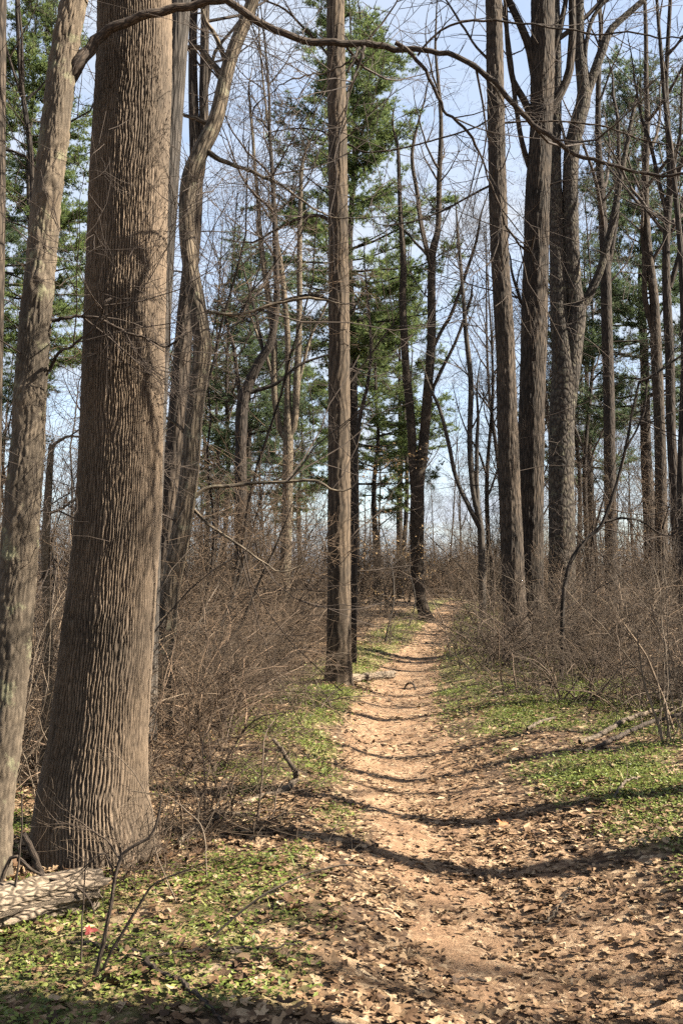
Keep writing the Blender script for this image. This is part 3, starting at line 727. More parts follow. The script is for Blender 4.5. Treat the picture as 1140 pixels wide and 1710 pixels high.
# --- trees beyond the right picture edge: their trunk shadows cross the trail
def side_tree(x, y, H, r, seed):
    rnd = np.random.default_rng(seed)
    zb = float(terrain(x, y))
    root = empty('shading_tree', (x, y, zb), 'tall bare tree outside the view on the right, shading the trail', 'tree', 'trees beyond the right picture edge')
    lx, ly = np.abs(rnd.normal(size=2)) * .45; W = np.array([[0, 0, -.15], [0, 0, .3], [lx * .2, ly * .25, H * .12], [lx * .4, ly * .45, H * .3], [lx * .7, ly * .6, H * .6], [lx, ly, H]]); rr = np.array([r * 1.3, r, r * .95, r * .85, r * .6, .03])
    build('trunk', [trunk_part(W, rr, 20, 40, None, 0, .3, .03, seed)], M['bark_mid'], root)
    tp = smoothpath(np.c_[W, rr], 40)
    a, b = grow(tp[None, 16:, :3], tp[None, 16:, 3], 8, 0, .97, (2., 4), (28, 60), 9, .10, .09, .016, .006, rnd)
    ps = [tubes(a, b, 5)] + [tubes(q, w, 3) for q, w, _ in crown_parts([a], [b], rnd, [dict(n=5, t0=.2, L=(1.0, 2.6), K=6, rk=.010, rmin=.004), dict(n=4, L=(.4, 1.1), K=4, rk=.008, rmin=.003)])]
    build('crown', ps, M['twig'], root)
for k, (cx, cy, dist, r) in enumerate([(1.2, 2.95, 4.2, .24), (1.0, 3.3, 13., .10), (1.0, 2.6, 12.5, .12), (1.0, 4.0, 16., .09), (1.0, 4.75, 18., .08), (1.2, 5.42, 5.0, .17), (1.2, 6.6, 5.6, .13), (1.0, 7.5, 9.5, .07), (1.0, 8.3, 7.5, .12), (1.0, 9.2, 6.5, .09), (1.0, 11.6, 9.0, .14), (1.0, 12.5, 12, .09), (1.0, 14.4, 8.0, .13), (1.2, 17.5, 10, .15), (1.5, 19.6, 13, .12), (1.7, 21.5, 11, .16), (2.0, 24.2, 12, .13), (2.3, 27, 14, .18)]):
    d = nrm(SUNV[:2])
    side_tree(cx + d[0] * dist, cy + d[1] * dist, 17 + 2 * (k % 3), r, 300 + k)

# ---------------------------------------------------------------- wording for the many look-alikes
MARKS = [(10, 'the leaning tree'), (180, 'the massive trunk'), (285, 'the sinuous tree'), (403, 'the bent trunk'), (478, 'the three-stemmed tree'), (566, 'the central trunk'), (700, 'the trail-end tree'),
         (803, 'the arched grey tree'), (870, 'the close pair'), (940, 'the two-stemmed tree'), (1017, 'the slim dark trunk'), (1103, 'the rough trunk')]
def where(x, y, steps):
    px = 570 + F * x / y
    m = min(MARKS, key=lambda q: abs(q[0] - px)); d = px - m[0]
    side = 'behind' if abs(d) < 14 else ('just right of' if 0 < d < 45 else 'just left of' if -45 < d < 0 else 'well right of' if d > 0 else 'well left of')
    for lim, word in steps:
        if y < lim: return '%s %s, %s' % (side, m[1], word)
SIZES = ((.85, 'small'), (1.0, 'middling'), (1.2, 'large'), (9, 'very large'))
def size_word(s): return next(w for lim, w in SIZES if s < lim)

# ---------------------------------------------------------------- pines
def needle_tufts(pos, dr, m, ln, w, rnd, spread=.9):
    N = len(pos)
    d = nrm(dr[:, None] + rnd.normal(size=(N, m, 3)) * spread * .6 + np.array([0, 0, .12]))
    l = ln * rnd.uniform(.7, 1.15, (N, m, 1))
    side = nrm(np.cross(d, rnd.normal(size=(N, m, 3)))) * w * .5
    b = pos[:, None]
    v = np.stack([b + side, b - side, b + d * l], 2).reshape(-1, 3)
    f = np.arange(N * m * 3).reshape(-1, 3)
    t = np.repeat(rnd.uniform(0, 1, (N, 1, 1)), m, 1).repeat(3, 2)
    t = np.clip(t + rnd.normal(size=t.shape) * .08, 0, 1)
    return v, f, None, {'tint': t.reshape(-1)}

def make_pine(name, H, h0, Lmax, r, seed, nmat, n_tuft=5, needle=(.17, .017), m=9, density=1.0, nsub=14):
    rnd = np.random.default_rng(seed)
    root = empty(name, (0, 0, 0), 'pine', 'pine tree')
    zz = np.linspace(-.2, H, 8); W = np.c_[rnd.normal(size=8) * .08, rnd.normal(size=8) * .08, zz]; rr = r * (1 - .93 * np.clip(zz / H, 0, 1)); W[0, :2] = 0; W[1, :2] *= .5
    build('trunk', [trunk_part(W, rr, 14, 60, None, 0, .3, .03, seed)], M['bark_pine'], root)
    tp = smoothpath(np.c_[W, rr], 80)
    bp = []; bl = []
    z = h0
    while z < H - .4:
        q = (z - h0) / (H - h0)
        for k in range(rnd.integers(3, 6)):
            if rnd.random() < .15 / density: continue
            L = (Lmax * (1 - q) ** .75 * (.55 + .45 * min(1, q * 4)) + .35) * rnd.uniform(.55, 1.2)
            a = rnd.uniform(0, 2 * np.pi)
            c = np.array([np.interp(z, tp[:, 2], tp[:, 0]), np.interp(z, tp[:, 2], tp[:, 1]), z + rnd.normal() * .1])
            t = np.linspace(0, 1, 9)[:, None]
            d = np.array([math.cos(a), math.sin(a), 0])
            rise = (.10 + .5 * q) * L
            path = c + d * L * t + np.array([0, 0, 1.]) * (rise * t + L * .22 * (t ** 3 - t * .8)) + np.cumsum(rnd.normal(size=(9, 3)) * .02 * L, 0) * .5
            bp.append(path); bl.append(L)
        z += rnd.uniform(.40, .80)
    # dead bare branches below the green crown
    dead = []
    for z in np.arange(h0 * .35, h0 + 2, .45):
        a = rnd.uniform(0, 2 * np.pi); L = rnd.uniform(.8, 2.2)
        t = np.linspace(0, 1, 9)[:, None]
        dead.append(np.array([0, 0, z]) + np.array([math.cos(a), math.sin(a), -.05]) * L * t + np.cumsum(rnd.normal(size=(9, 3)) * .03 * L, 0) * .5)
    bp = np.array(bp); bl = np.array(bl)
    br = (.012 * bl + .004)[:, None] * (1 - .8 * np.linspace(0, 1, 9)[None])
    s2, r2 = grow(bp, br, nsub, .22, 1.0, (.5, 1.7), (35, 65), 5, .10, .03, .010, .003, rnd, flat=True)
    keep = np.repeat(bl, nsub) * .6 > rnd.uniform(0, 1.2, len(s2)); s2, r2 = s2[keep], r2[keep]
    dd = np.array(dead); dr_ = np.full((len(dd), 9), .012) * (1 - .7 * np.linspace(0, 1, 9)[None])
    d2, dr2 = grow(dd, dr_, 6, .3, 1, (.3, .9), (35, 70), 5, .14, 0, .008, .002, rnd)
    bo = build('branches', [tubes(bp, br, 4), tubes(s2, r2, 3), tubes(dd, dr_, 4), tubes(d2, dr2, 3)], M['bark_pine'], root)
    # needle tufts along the outer twigs
    def along(pth, n, t0):
        idx = np.repeat(np.arange(len(pth)), n); t = rnd.uniform(t0, 1, len(idx)) * (pth.shape[1] - 1)
        i = np.minimum(t.astype(int), pth.shape[1] - 2); fr = (t - i)[:, None]
        return pth[idx, i] * (1 - fr) + pth[idx, i + 1] * fr, nrm(pth[idx, i + 1] - pth[idx, i])
    p1, d1 = along(s2, n_tuft, .25); p2, d2_ = along(bp, n_tuft + 3, .55)
    p = np.concatenate([p1, p2]); d = np.concatenate([d1, d2_])
    p = p + rnd.normal(size=p.shape) * np.array([.10, .10, .05])
    build('needles', [needle_tufts(p, d, m, needle[0], needle[1], rnd)], nmat, bo)
    return root

pine_a = make_pine('white_pine', 28, 11.0, 5.4, .32, 41, M['needles'], 21, (.19, .025), 9)
pine_b = make_pine('white_pine', 15.5, 5.0, 4.6, .20, 42, M['needles'], 21, (.19, .025), 9)
pine_c = make_pine('white_pine', 22, 7.0, 4.6, .28, 43, M['needles_blue'], 18, (.19, .022), 9, .7)
def place_pine(proto, used, px, Y, sc_, rz, label, group=None):
    o = proto if not used else copy_tree(proto)
    x = (px - 570) / F * Y
    o.location = (x, Y, float(terrain(x, Y))); o.rotation_euler = (0, 0, R(rz)); o.scale = (sc_, sc_, sc_)
    tag(o, label, 'pine tree', group)
G1 = 'evergreen pines behind the bare trees'
place_pine(pine_a, 0, 588, 43, 1.0, 20, 'tallest feathery green pine rising behind the central trunk', G1)
place_pine(pine_b, 0, 628, 52, .98, 140, 'shorter bright green pine just right of the central trunk at mid height', G1)
place_pine(pine_c, 0, 415, 38, .68, 60, 'dark thin pine behind the bent trunk left of centre', G1)
place_pine(pine_a, 1, 38, 31, .72, 200, 'dense green pine behind the leaning tree at upper left', G1)
place_pine(pine_c, 1, 985, 50, .85, 250, 'pine with layered dark boughs behind the two-stemmed tree', G1)
place_pine(pine_c, 1, 1085, 40, 1.05, 10, 'dark ragged pine above the rough trunk near the right edge', G1)
place_pine(pine_b, 1, 345, 60, 1.0, 30, 'small far pine showing between the sinuous tree and the bent trunk', G1)
place_pine(pine_a, 1, 668, 64, .80, 300, 'loose pine top showing between the stems of the trail-end tree', G1)
place_pine(pine_c, 1, -60, 42, .95, 320, 'dark pine cut by the left picture border', G1)
place_pine(pine_b, 1, 500, 70, 1.05, 210, 'far hazy pine between the three-stemmed tree and the central trunk', G1)

# ---------------------------------------------------------------- far bare trees
def make_far_tree(name, H, r, seed, lean=.3, fork=True):
    rnd = np.random.default_rng(seed)
    root = empty(name, (0, 0, 0), 'tree', 'tree')
    W = np.array([[0, 0, -.2], [0, 0, .4], [lean * .4, rnd.normal() * .2, H * .3], [lean * .6, rnd.normal() * .3, H * .6], [lean, rnd.normal() * .3, H]])
    rr = np.array([r * 1.3, r, r * .8, r * .5, .02])
    build('trunk', [trunk_part(W, rr, 10, 40, None, 0, .3, .05, seed)], M['bark_dark' if seed % 2 else 'bark_mid'], root)
    tp = smoothpath(np.c_[W, rr], 40)
    a, b = grow(tp[None, 9:, :3], tp[None, 9:, 3], 16, 0, .97, (3, 6.5), (22, 50), 10, .11, .08, .016, .012, rnd)
    lv = [dict(n=7, t0=.15, L=(1.0, 3.2), K=7, rk=.009, rmin=.006), dict(n=6, L=(.5, 1.5), K=4, rk=.008, rmin=.0045), dict(n=3, L=(.2, .6), K=3, rk=.008, rmin=.0035)]
    ps = [tubes(a, b, 5)] + [tubes(q, w, 3) for q, w, _ in crown_parts([a], [b], rnd, lv)]
    build('crown', ps, M['twig_far'], root)
    return root
protos = [make_far_tree('bare_tree', 20, .13, 501, .8), make_far_tree('bare_tree', 16, .09, 502, -1.2), make_far_tree('bare_tree', 22, .15, 503, 1.0), make_far_tree('bare_tree', 11, .06, 504, .9)]
used = [0] * 4
zones = [('slender bare tree far off behind the left thicket', 'far bare trees behind the left thicket', -60, 400, 17),
         ('thin bare tree far off behind the end of the trail', 'far bare trees behind the trail end', 400, 830, 17),
         ('thin bare tree far off behind the right thicket', 'far bare trees behind the right thicket', 830, 1200, 17)]
for lab, grp, x0, x1, n in zones:
    for k in range(n):
        px = rng.uniform(x0, x1); Yd = rng.uniform(50, 110) if k > 2 else rng.uniform(40, 52)
        i = int(rng.integers(0, 4)); x = (px - 570) / F * Yd
        if abs(x - pathx(Yd)) < 2.0: x += 4
        o = protos[i] if not used[i] else copy_tree(protos[i]); used[i] = 1
        s = rng.uniform(.75, 1.1)
        o.location = (x, Yd, float(terrain(x, Yd))); o.rotation_euler = (0, 0, rng.uniform(0, 6.28)); o.scale = (s, s, s)
        tag(o, '%s bare tree %s' % ({0: 'slender', 1: 'thin leaning', 2: 'tall', 3: 'short thin'}[i], where(x, Yd, ((62, 'nearest of the far trees'), (85, 'far off'), (999, 'very far off')))), 'tree', grp)

# understory saplings: many-stemmed, finely branched, between the thickets and the far wood
def make_understory(seed, H, n):
    rnd = np.random.default_rng(seed)
    root = empty('understory_sapling', (0, 0, 0), 'sapling', 'sapling')
    d = nrm(np.c_[rnd.normal(size=(n, 2)) * .28, np.ones(n)]); p = np.c_[rnd.normal(size=(n, 2)) * .12, np.full(n, -.1)]; pts = [p]
    ln = H * rnd.uniform(.7, 1.1, n)
    for k in range(13):
        p = p + d * (ln / 13)[:, None]; pts.append(p); d = nrm(d + rnd.normal(size=d.shape) * .10 + [0, 0, .04])
    a = np.stack(pts, 1); b = rnd.uniform(.018, .035, n)[:, None] * (1 - .8 * np.linspace(0, 1, 14)[None])
    build('stems', [tubes(a, b, 6)], M['bark_dark'], root)
    lv = [dict(n=13, t0=.12, L=(.8, 2.4), ang=(35, 75), K=8, wig=.14, trop=.02, rk=.006, rmin=.004), dict(n=6, L=(.4, 1.0), K=5, wig=.16, rk=.006, rmin=.003), dict(n=3, L=(.15, .5), K=3, rk=.006, rmin=.0025)]
    build('twigs', [tubes(q, w, 3) for q, w, _ in crown_parts([a], [b], rnd, lv)], M['cane_twig'], root)
    return root
US = [make_understory(551, 5.5, 4), make_understory(552, 7.5, 3), make_understory(553, 4.2, 5)]
uu = [0] * 3
for lab, grp, x0, x1, n in [('bare many-stemmed sapling in the brush left of the central trunk', 'saplings in the left brush', -40, 540, 32), ('bare many-stemmed sapling in the brush beyond the trail end', 'saplings beyond the trail end', 590, 860, 24), ('bare many-stemmed sapling in the brush right of the close pair', 'saplings in the right brush', 900, 1180, 14)]:
    for k in range(n):
        Yd = rng.uniform(13 if x0 < 0 else 26, 45 if x0 < 0 else 60) if x0 != 590 else rng.uniform(36, 80)
        x = (rng.uniform(x0, x1) - 570) / F * Yd
        if abs(x - pathx(Yd)) < 1.9: x += 3.5 * np.sign(x - pathx(Yd))
        i = k % 3; o = US[i] if not uu[i] else copy_tree(US[i]); uu[i] = 1
        s = rng.uniform(.75, 1.15)
        o.location = (x, Yd, float(terrain(x, Yd))); o.rotation_euler = (0, 0, rng.uniform(0, 6.28)); o.scale = (s, s, s)
        tag(o, '%s many-stemmed bare sapling %s' % (('mid-height', 'tall', 'low bushy')[i], where(x, Yd, ((25, 'near in the brush'), (40, 'half-way back'), (999, 'far back')))), 'sapling', grp)

# the far wood that closes the view
def far_wood():
    rnd = np.random.default_rng(77)
    ps = []
    n = 190
    Yd = rnd.uniform(110, 210, n); x = (rnd.uniform(-150, 1300, n) - 570) / F * Yd
    h = rnd.uniform(7, 19, n); z = terrain(x, Yd)
    t = np.linspace(0, 1, 6)[None, :, None]
    top = np.stack([rnd.normal(size=n) * .8, rnd.normal(size=n) * .8, h], -1)
    paths = np.stack([x, Yd, z], -1)[:, None] + top[:, None] * t + rnd.normal(size=(n, 6, 3)) * .12 * t
    rr = (rnd.uniform(.06, .16, n))[:, None] * (1 - .8 * t[:, :, 0])
    ps.append(tubes(paths, rr, 4))
    a, b = grow(paths, rr, 9, .2, 1, (1.5, 4.5), (25, 60), 5, .14, .06, .014, .02, rnd); ps.append(tubes(a, b, 3))
    c, d = grow(a, b, 4, .2, 1, (.6, 2), (30, 65), 4, .15, .04, .012, .013, rnd); ps.append(tubes(c, d, 3))
    n = 1500; Yd = rnd.uniform(75, 140, n); x = (rnd.uniform(-150, 1300, n) - 570) / F * Yd      # low brush between the far stems
    base_ = np.stack([x, Yd, terrain(x, Yd)], -1); t = np.linspace(0, 1, 4)[None, :, None]
    top = np.stack([rnd.normal(size=n) * .9, rnd.normal(size=n) * .9, rnd.uniform(1.5, 4.5, n)], -1)
    paths = base_[:, None] + top[:, None] * t + rnd.normal(size=(n, 4, 3)) * .15 * t; rr = np.full((n, 4), .03) * (1 - .6 * t[:, :, 0])
    ps.append(tubes(paths, rr, 3)); a, b = grow(paths, rr, 5, .1, 1, (.8, 2.4), (30, 75), 4, .18, .02, .02, .014, rnd); ps.append(tubes(a, b, 3))
    o = build('distant_woods', ps, M['twig_far'])
    tag(o, 'distant mass of bare woodland closing the view along the horizon', 'woodland', kind='stuff')
far_wood()

# ---------------------------------------------------------------- shrubs of the thickets
def make_shrub(seed, n_canes, L, droop, spread, mat, side=6, K=11):
    rnd = np.random.default_rng(seed)
    root = empty('bare_shrub', (0, 0, 0), 'shrub', 'shrub')
    base = np.c_[rnd.normal(size=(n_canes, 2)) * .22, np.full(n_canes, -.05)]
    a = rnd.uniform(0, 2 * np.pi, n_canes); tilt = np.radians(rnd.uniform(5, spread, n_canes))
    d = np.stack([np.cos(a) * np.sin(tilt), np.sin(a) * np.sin(tilt), np.cos(tilt)], -1)
    ln = rnd.uniform(L[0], L[1], n_canes)
    p = base; pts = [p]
    for k in range(K - 1):
        p = p + d * (ln / (K - 1))[:, None]; pts.append(p)
        d = nrm(d + rnd.normal(size=d.shape) * .13 + np.array([0, 0, -droop]))
    paths = np.stack(pts, 1)
    r = (rnd.uniform(.005, .013, n_canes))[:, None] * (1 - .75 * np.linspace(0, 1, K)[None])
    s1, r1 = grow(paths, r, side, .15, 1, (.35, 1.1), (25, 70), 7, .16, -.01, .007, .0022, rnd, lt=.3)
    s2, r2 = grow(s1, r1, 2, .15, 1, (.15, .55), (30, 75), 4, .18, 0, .007, .0018, rnd)
    v = [tubes(paths, r, 5)]
    build('stems', v, mat, root)
    build('twigs', [tubes(s1, r1, 3), tubes(s2, r2, 3)], M['cane_twig'], root)
    return root
SH = [make_shrub(601, 20, (1.4, 2.6), .07, 40, M['cane']), make_shrub(602, 24, (1.2, 2.2), .12, 55, M['cane_red']), make_shrub(603, 16, (1.6, 3.0), .04, 30, M['cane']),
      make_shrub(604, 26, (.9, 1.8), .15, 65, M['cane']), make_shrub(605, 22, (1.3, 2.4), .10, 50, M['cane_red']), make_shrub(606, 28, (.6, 1.2), .12, 70, M['cane_red'])]
shu = [0] * len(SH)
def put_shrub(i, x, y, s, label, group, sz=None):
    o = SH[i] if not shu[i] else copy_tree(SH[i]); shu[i] = 1
    o.location = (x, y, float(terrain(x, y))); o.rotation_euler = (R(rng.normal() * 5), R(rng.normal() * 5), rng.uniform(0, 6.28)); o.scale = (s, s, (sz or s))
    kind_ = ('arching', 'drooping', 'upright', 'low spreading', 'reddish', 'low wiry')[i]
    if group != 'single shrubs along the trail':
        label = '%s %s shrub %s' % (size_word(s), kind_, where(x, y, ((9.5, 'nearest row'), (12, 'second row'), (16, 'in the near thicket'), (22, 'in the middle thicket'), (32, 'further back'), (55, 'far back'), (999, 'near the horizon'))))
    tag(o, label, 'shrub', group)
def left_edge(y): return np.interp(y, [5.5, 6.5, 10, 14, 20, 35, 60], [-.95, -.75, -.75, -.55, .1, 1.75, 6])
def right_edge(y): return np.interp(y, [6, 8, 9.5, 13, 16, 20, 30, 60], [3.3, 3.1, 3.1, 2.75, 2.35, 2.45, 3.9, 10])
zs = [(7.0, 11, 17, 'left', 'bare tangled shrub in the thicket right behind the massive trunk', 'shrubs behind the massive trunk'),
      (11, 18, 28, 'left', 'bare brown shrub in the thicket left of the central trunk', 'shrubs of the left thicket'),
      (18, 40, 44, 'left', 'low bare shrub far along the left side of the trail', 'far shrubs left of the trail'),
      (8.5, 14, 15, 'right', 'bare arching shrub in the near thicket right of the trail', 'near shrubs right of the trail'),
      (14, 22, 26, 'right', 'bare tangled shrub around the foot of the close pair of trees', 'shrubs around the close pair'),
      (22, 45, 40, 'right', 'brown bare shrub in the far thicket right of the trail', 'far shrubs right of the trail')]
for y0, y1, n, side, lab, grp in zs:
    for k in range(n):
        y = rng.uniform(y0, y1)
        half = .343 * y + 1.5
        if side == 'left':
            e = left_edge(y) - .55; w = e + half
            u = rng.random() ** 1.5
            x = e - u * w
        else:
            e = right_edge(y) + .55; w = half - e
            u = rng.random() ** 1.5
            x = e + u * max(w, 1.5)
        i = int(rng.integers(0, 5)); s = rng.uniform(.75, 1.1) * (1.0 if y < 11 else (1.2 if side == 'left' else .92))
        if u < .12: i = (3, 5, 1)[k % 3]; s *= .8
        put_shrub(i, x, y, s, lab, grp)
for k in range(105):        # scrub across the back
    y = rng.uniform(42, 95); px = rng.uniform(-80, 1220); x = (px - 570) / F * y
    if abs(x - pathx(y)) < 1.6 and y < 62: continue
    put_shrub(int(rng.integers(0, 5)), x, y, rng.uniform(1.5, 3.0), 'scrubby bare thicket shrub far back near the horizon', 'scrub near the horizon')
for k in range(24):        # brush that closes the trail's end
    y = rng.uniform(60, 100); x = (rng.uniform(650, 840) - 570) / F * y
    put_shrub(int(rng.integers(0, 5)), x, y, rng.uniform(1.8, 2.6), 'scrubby bare thicket shrub far back near the horizon', 'scrub near the horizon')
# low shrub skirts along both edges of the trail
for px, py, i, s, lab in [(800, 1120, 3, .75, 'low bushy shrub leaning over the trail below the close pair'), (825, 1105, 1, 1.3, 'dense dark shrub against the left foot of the close pair'), (792, 1090, 4, 1.1, 'dense shrub at the trail edge left of the close pair foot'), (850, 1118, 4, 1.15, 'tangled shrub right in front of the close pair foot'), (905, 1112, 1, 1.25, 'tangled shrub against the right foot of the close pair'), (770, 1085, 1, .75, 'dense shrub at the trail edge just left of the close pair'), (880, 1160, 5, 1.0, 'low reddish brush in front of the close pair'),
                          (950, 1170, 5, 1.0, 'low brush patch right of the reddish brush'), (1125, 1235, 2, .62, 'grey upright canes rising at the right picture edge'), (1050, 1190, 4, .7, 'shrub with crossing canes near the right picture edge'),
                          (335, 1290, 5, .9, 'twiggy shrub right beside the foot of the massive trunk'), (370, 1235, 4, .66, 'twiggy shrub behind the crooked fallen branch'), (500, 1180, 3, .75, 'drooping shrub at the trail edge left of the central trunk'),
                          (30, 1330, 2, .60, 'thin shrub between leaning tree and massive trunk'), (640, 1075, 3, .8, 'low shrub at the trail edge right behind the central trunk'),
                          (285, 1400, 5, .62, 'small wiry brush against the right root of the massive trunk'), (370, 1385, 5, .66, 'small wiry brush over the forked grey branch'), (215, 1470, 5, .42, 'wispy twigs in front of the massive trunk foot'), (60, 1290, 1, .5, 'wiry brush behind the foot of the leaning tree')]:
    g = G(px, py); put_shrub(i, g[0], g[1], s, lab, 'single shrubs along the trail')

# young beech saplings still holding withered tan leaves
def make_beech(px, py, Y, H, label, seed):
    rnd = np.random.default_rng(seed)
    x = (px - 570) / F * Y; zb = float(terrain(x, Y))
    root = empty('young_beech', (x, Y, zb), label, 'young tree', 'young trees with withered leaves')
    W = np.array([[0, 0, -.1], [.25, 0, H * .25], [.10, .1, H * .5], [-.2, .05, H * .75], [.1, .0, H]]); rr = np.array([.022, .018, .014, .010, .004])
    build('trunk', [trunk_part(W, rr, 8, 20, None, 0, .2, .03, seed)], M['bark_grey'], root)
    tp = smoothpath(np.c_[W, rr], 20)
    a, b = grow(tp[None, 3:, :3], tp[None, 3:, 3], 16, 0, 1, (.8, 2.2), (55, 85), 8, .08, .0, .008, .002, rnd)
    c, d = grow(a, b, 7, .2, 1, (.3, .9), (30, 60), 5, .12, .0, .006, .0015, rnd, flat=True)
    co = build('crown', [tubes(a, b, 4), tubes(c, d, 3)], M['twig'], root)
    pos = c[:, 1:].reshape(-1, 3); pos = pos[rnd.random(len(pos)) < .7]
    build('leaves', [leaf_batch(pos, rnd.uniform(.05, .09, len(pos)), rnd, tilt=.9, simple=True)], M['leaf_beech'], co, smooth=False)

# ---------------------------------------------------------------- leaves
def leaf_template(kind, curl, cup, seed, rings=True):
    """lobed outline fanned from a midrib of three points: 24-odd triangles, curled"""
    rnd = np.random.default_rng(seed)
    if kind == 'oak':
        ang = np.linspace(0, 2 * np.pi, 18, endpoint=False)
        rad = .5 * (1 + .28 * np.cos(ang * 7 + .4)) * (.62 + .38 * np.abs(np.cos(ang)))
        o = np.c_[rad * np.cos(ang) * 1.15, rad * np.sin(ang) * .85]
    elif kind == 'maple':
        ang = np.linspace(0, 2 * np.pi, 20, endpoint=False)
        rad = .44 + .13 * np.cos(ang * 5) + .05 * np.cos(ang * 3 + 1)
        o = np.c_[rad * np.cos(ang), rad * np.sin(ang)]
    else:
        ang = np.linspace(0, 2 * np.pi, 12, endpoint=False)
        o = np.c_[.55 * np.cos(ang), .30 * np.sin(ang) * (1 - .25 * np.cos(ang))]
    o += rnd.normal(size=o.shape) * .045
    n = len(o)
    inner = o * .5
    p = np.vstack([o, inner, [[0, 0]]])
    z = .6 * curl * (p[:, 0] ** 2) * 1.4 + .6 * cup * np.abs(p[:, 1]) * 1.2 + .06 * np.sin(p[:, 0] * 9 + seed) * np.abs(p[:, 1]) * 2
    z += rnd.normal(size=len(p)) * .02
    v = np.c_[p, z]
    i = np.arange(n); j = (i + 1) % n
    if not rings: return np.vstack([v[:n], v[-1:]]), np.c_[i, j, np.full(n, n)]
    t = np.vstack([np.c_[i, j, n + j], np.c_[i, n + j, n + i], np.c_[n + i, n + j, np.full(n, 2 * n)]])
    return v, t

def simple_leaf():
    v = np.array([[-.5, 0, 0], [-.1, .26, .05], [.5, 0, .03], [-.1, -.26, .05]]); return v, np.array([[0, 2, 1], [0, 3, 2]])

def rotmats(M_, rnd, tilt):
    yaw = rnd.uniform(0, 2 * np.pi, M_); ax_ = rnd.uniform(0, 2 * np.pi, M_); an = np.abs(rnd.normal(size=M_)) * tilt
    c, s = np.cos(yaw), np.sin(yaw); z = np.zeros(M_); o = np.ones(M_)
    Y_ = np.stack([np.stack([c, -s, z], -1), np.stack([s, c, z], -1), np.stack([z, z, o], -1)], 1)
    k = np.stack([np.cos(ax_), np.sin(ax_), z], -1)
    K_ = np.zeros((M_, 3, 3)); K_[:, 0, 2] = k[:, 1]; K_[:, 1, 2] = -k[:, 0]; K_[:, 2, 0] = -k[:, 1]; K_[:, 2, 1] = k[:, 0]
    Rt = np.eye(3)[None] + np.sin(an)[:, None, None] * K_ + (1 - np.cos(an))[:, None, None] * (K_ @ K_)
    return Rt @ Y_

def leaf_batch(pos, size, rnd, tilt=.4, simple=False, tpl=None, tint=None):
    v, t = simple_leaf() if simple else tpl
    Rm = rotmats(len(pos), rnd, tilt)
    V = np.einsum('nij,vj->nvi', Rm, v) * size[:, None, None] + pos[:, None]
    Fc = (np.arange(len(pos)) * len(v))[:, None, None] + t[None]
    ti = rnd.random(len(pos)) if tint is None else tint
    return V.reshape(-1, 3), Fc.reshape(-1, 3), None, {'tint': np.repeat(ti, len(v))}

make_beech(640, 1000, 24, 4.6, 'young tree with withered tan leaves right of the central trunk', 701)
make_beech(545, 1000, 27, 4.0, 'young tree with pale withered leaves left of the central trunk', 702)
make_beech(680, 1000, 33, 3.4, 'small sapling with tan leaves at the foot of the trail-end tree', 703)
make_beech(1010, 1000, 30, 3.0, 'small sapling with yellowish leaves in the right thicket', 704)

def in_view(n, y0, y1, rnd, margin=.8):
    """area-uniform samples of the viewed wedge"""
    y = np.sqrt(rnd.uniform(y0 ** 2, y1 ** 2, n)); x = rnd.uniform(-1, 1, n) * (.36 * y + margin)
    return x, y

def litter_density(x, y):
    s = x - pathx(y)
    on = 1 - sm(.25, .65, np.abs(s + .1))
    n = fbm(x * 1.6, y * 1.6, 55, 4, .6)
    base = .62 + .45 * n
    trail_d = np.clip(.42 + 1.0 * n, .10, 1)          # clean dirt with drifts of leaves
    trough = np.exp(-((s - .05) / .22) ** 2) * sm(3.9, 4.6, y) * (1 - sm(6, 6.6, y)) * .7
    d = base * (1 - on) + trail_d * on + trough
    d = d * (1 - .15 * green_mask(x, y))
    front = (1 - sm(3.1, 3.7, y)) * .35
    return np.clip(d + front, 0, 1)

TPL = [leaf_template('oak', .5, .25, 1), leaf_template('oak', -.35, .4, 2), leaf_template('maple', .3, -.3, 3), leaf_template('maple', .6, .5, 4), leaf_template('oval', .5, .5, 5), leaf_template('oval', -.4, .7, 6)]
TPS = [leaf_template(k_, c_, u_, q_, False) for k_, c_, u_, q_ in (('oak', .5, .25, 1), ('oak', -.35, .4, 2), ('maple', .3, -.3, 3), ('maple', .6, .5, 4), ('oval', .5, .5, 5), ('oval', -.4, .7, 6))]
# single fallen leaves, the nearest and largest: children of the ground
lr = np.random.default_rng(801)
LM = []
for k, (v_, t_) in enumerate(TPL):
    me = build('leaf', [(v_, t_)], M['leaf_obj'], smooth=True); LM.append(me.data); bpy.data.objects.remove(me)
x, y = in_view(2600, 2.7, 6.6, lr, .3)
k = lr.random(len(x)) < litter_density(x, y); x, y = x[k][:292], y[k][:292]
z = terrain(x, y)
for a, b, c in zip(x, y, z):
    o = bpy.data.objects.new('leaf', LM[int(lr.integers(0, 6))]); COL.objects.link(o); o.parent = ground
    s = lr.uniform(.045, .088)
    o.location = (a, b, c + .010 + .012 * lr.random()); o.rotation_euler = (lr.normal() * .2, lr.normal() * .2, lr.uniform(0, 6.28)); o.scale = (s, s, s)
for (px, py, mk, s, lab) in [(150, 1571, 'leaf_red', .05, 'bright red leaf'), (838, 1386, 'leaf_orange', .08, 'bright orange leaf')]:
    g = G(px, py); me = LM[2].copy(); me.materials.clear(); me.materials.append(M[mk])
    o = bpy.data.objects.new('leaf', me); COL.objects.link(o); o.parent = ground; o.location = (g[0], g[1], g[2] + .04); o.rotation_euler = (.7, .1, .6); o.scale = (s, s, s); o['label'] = lab

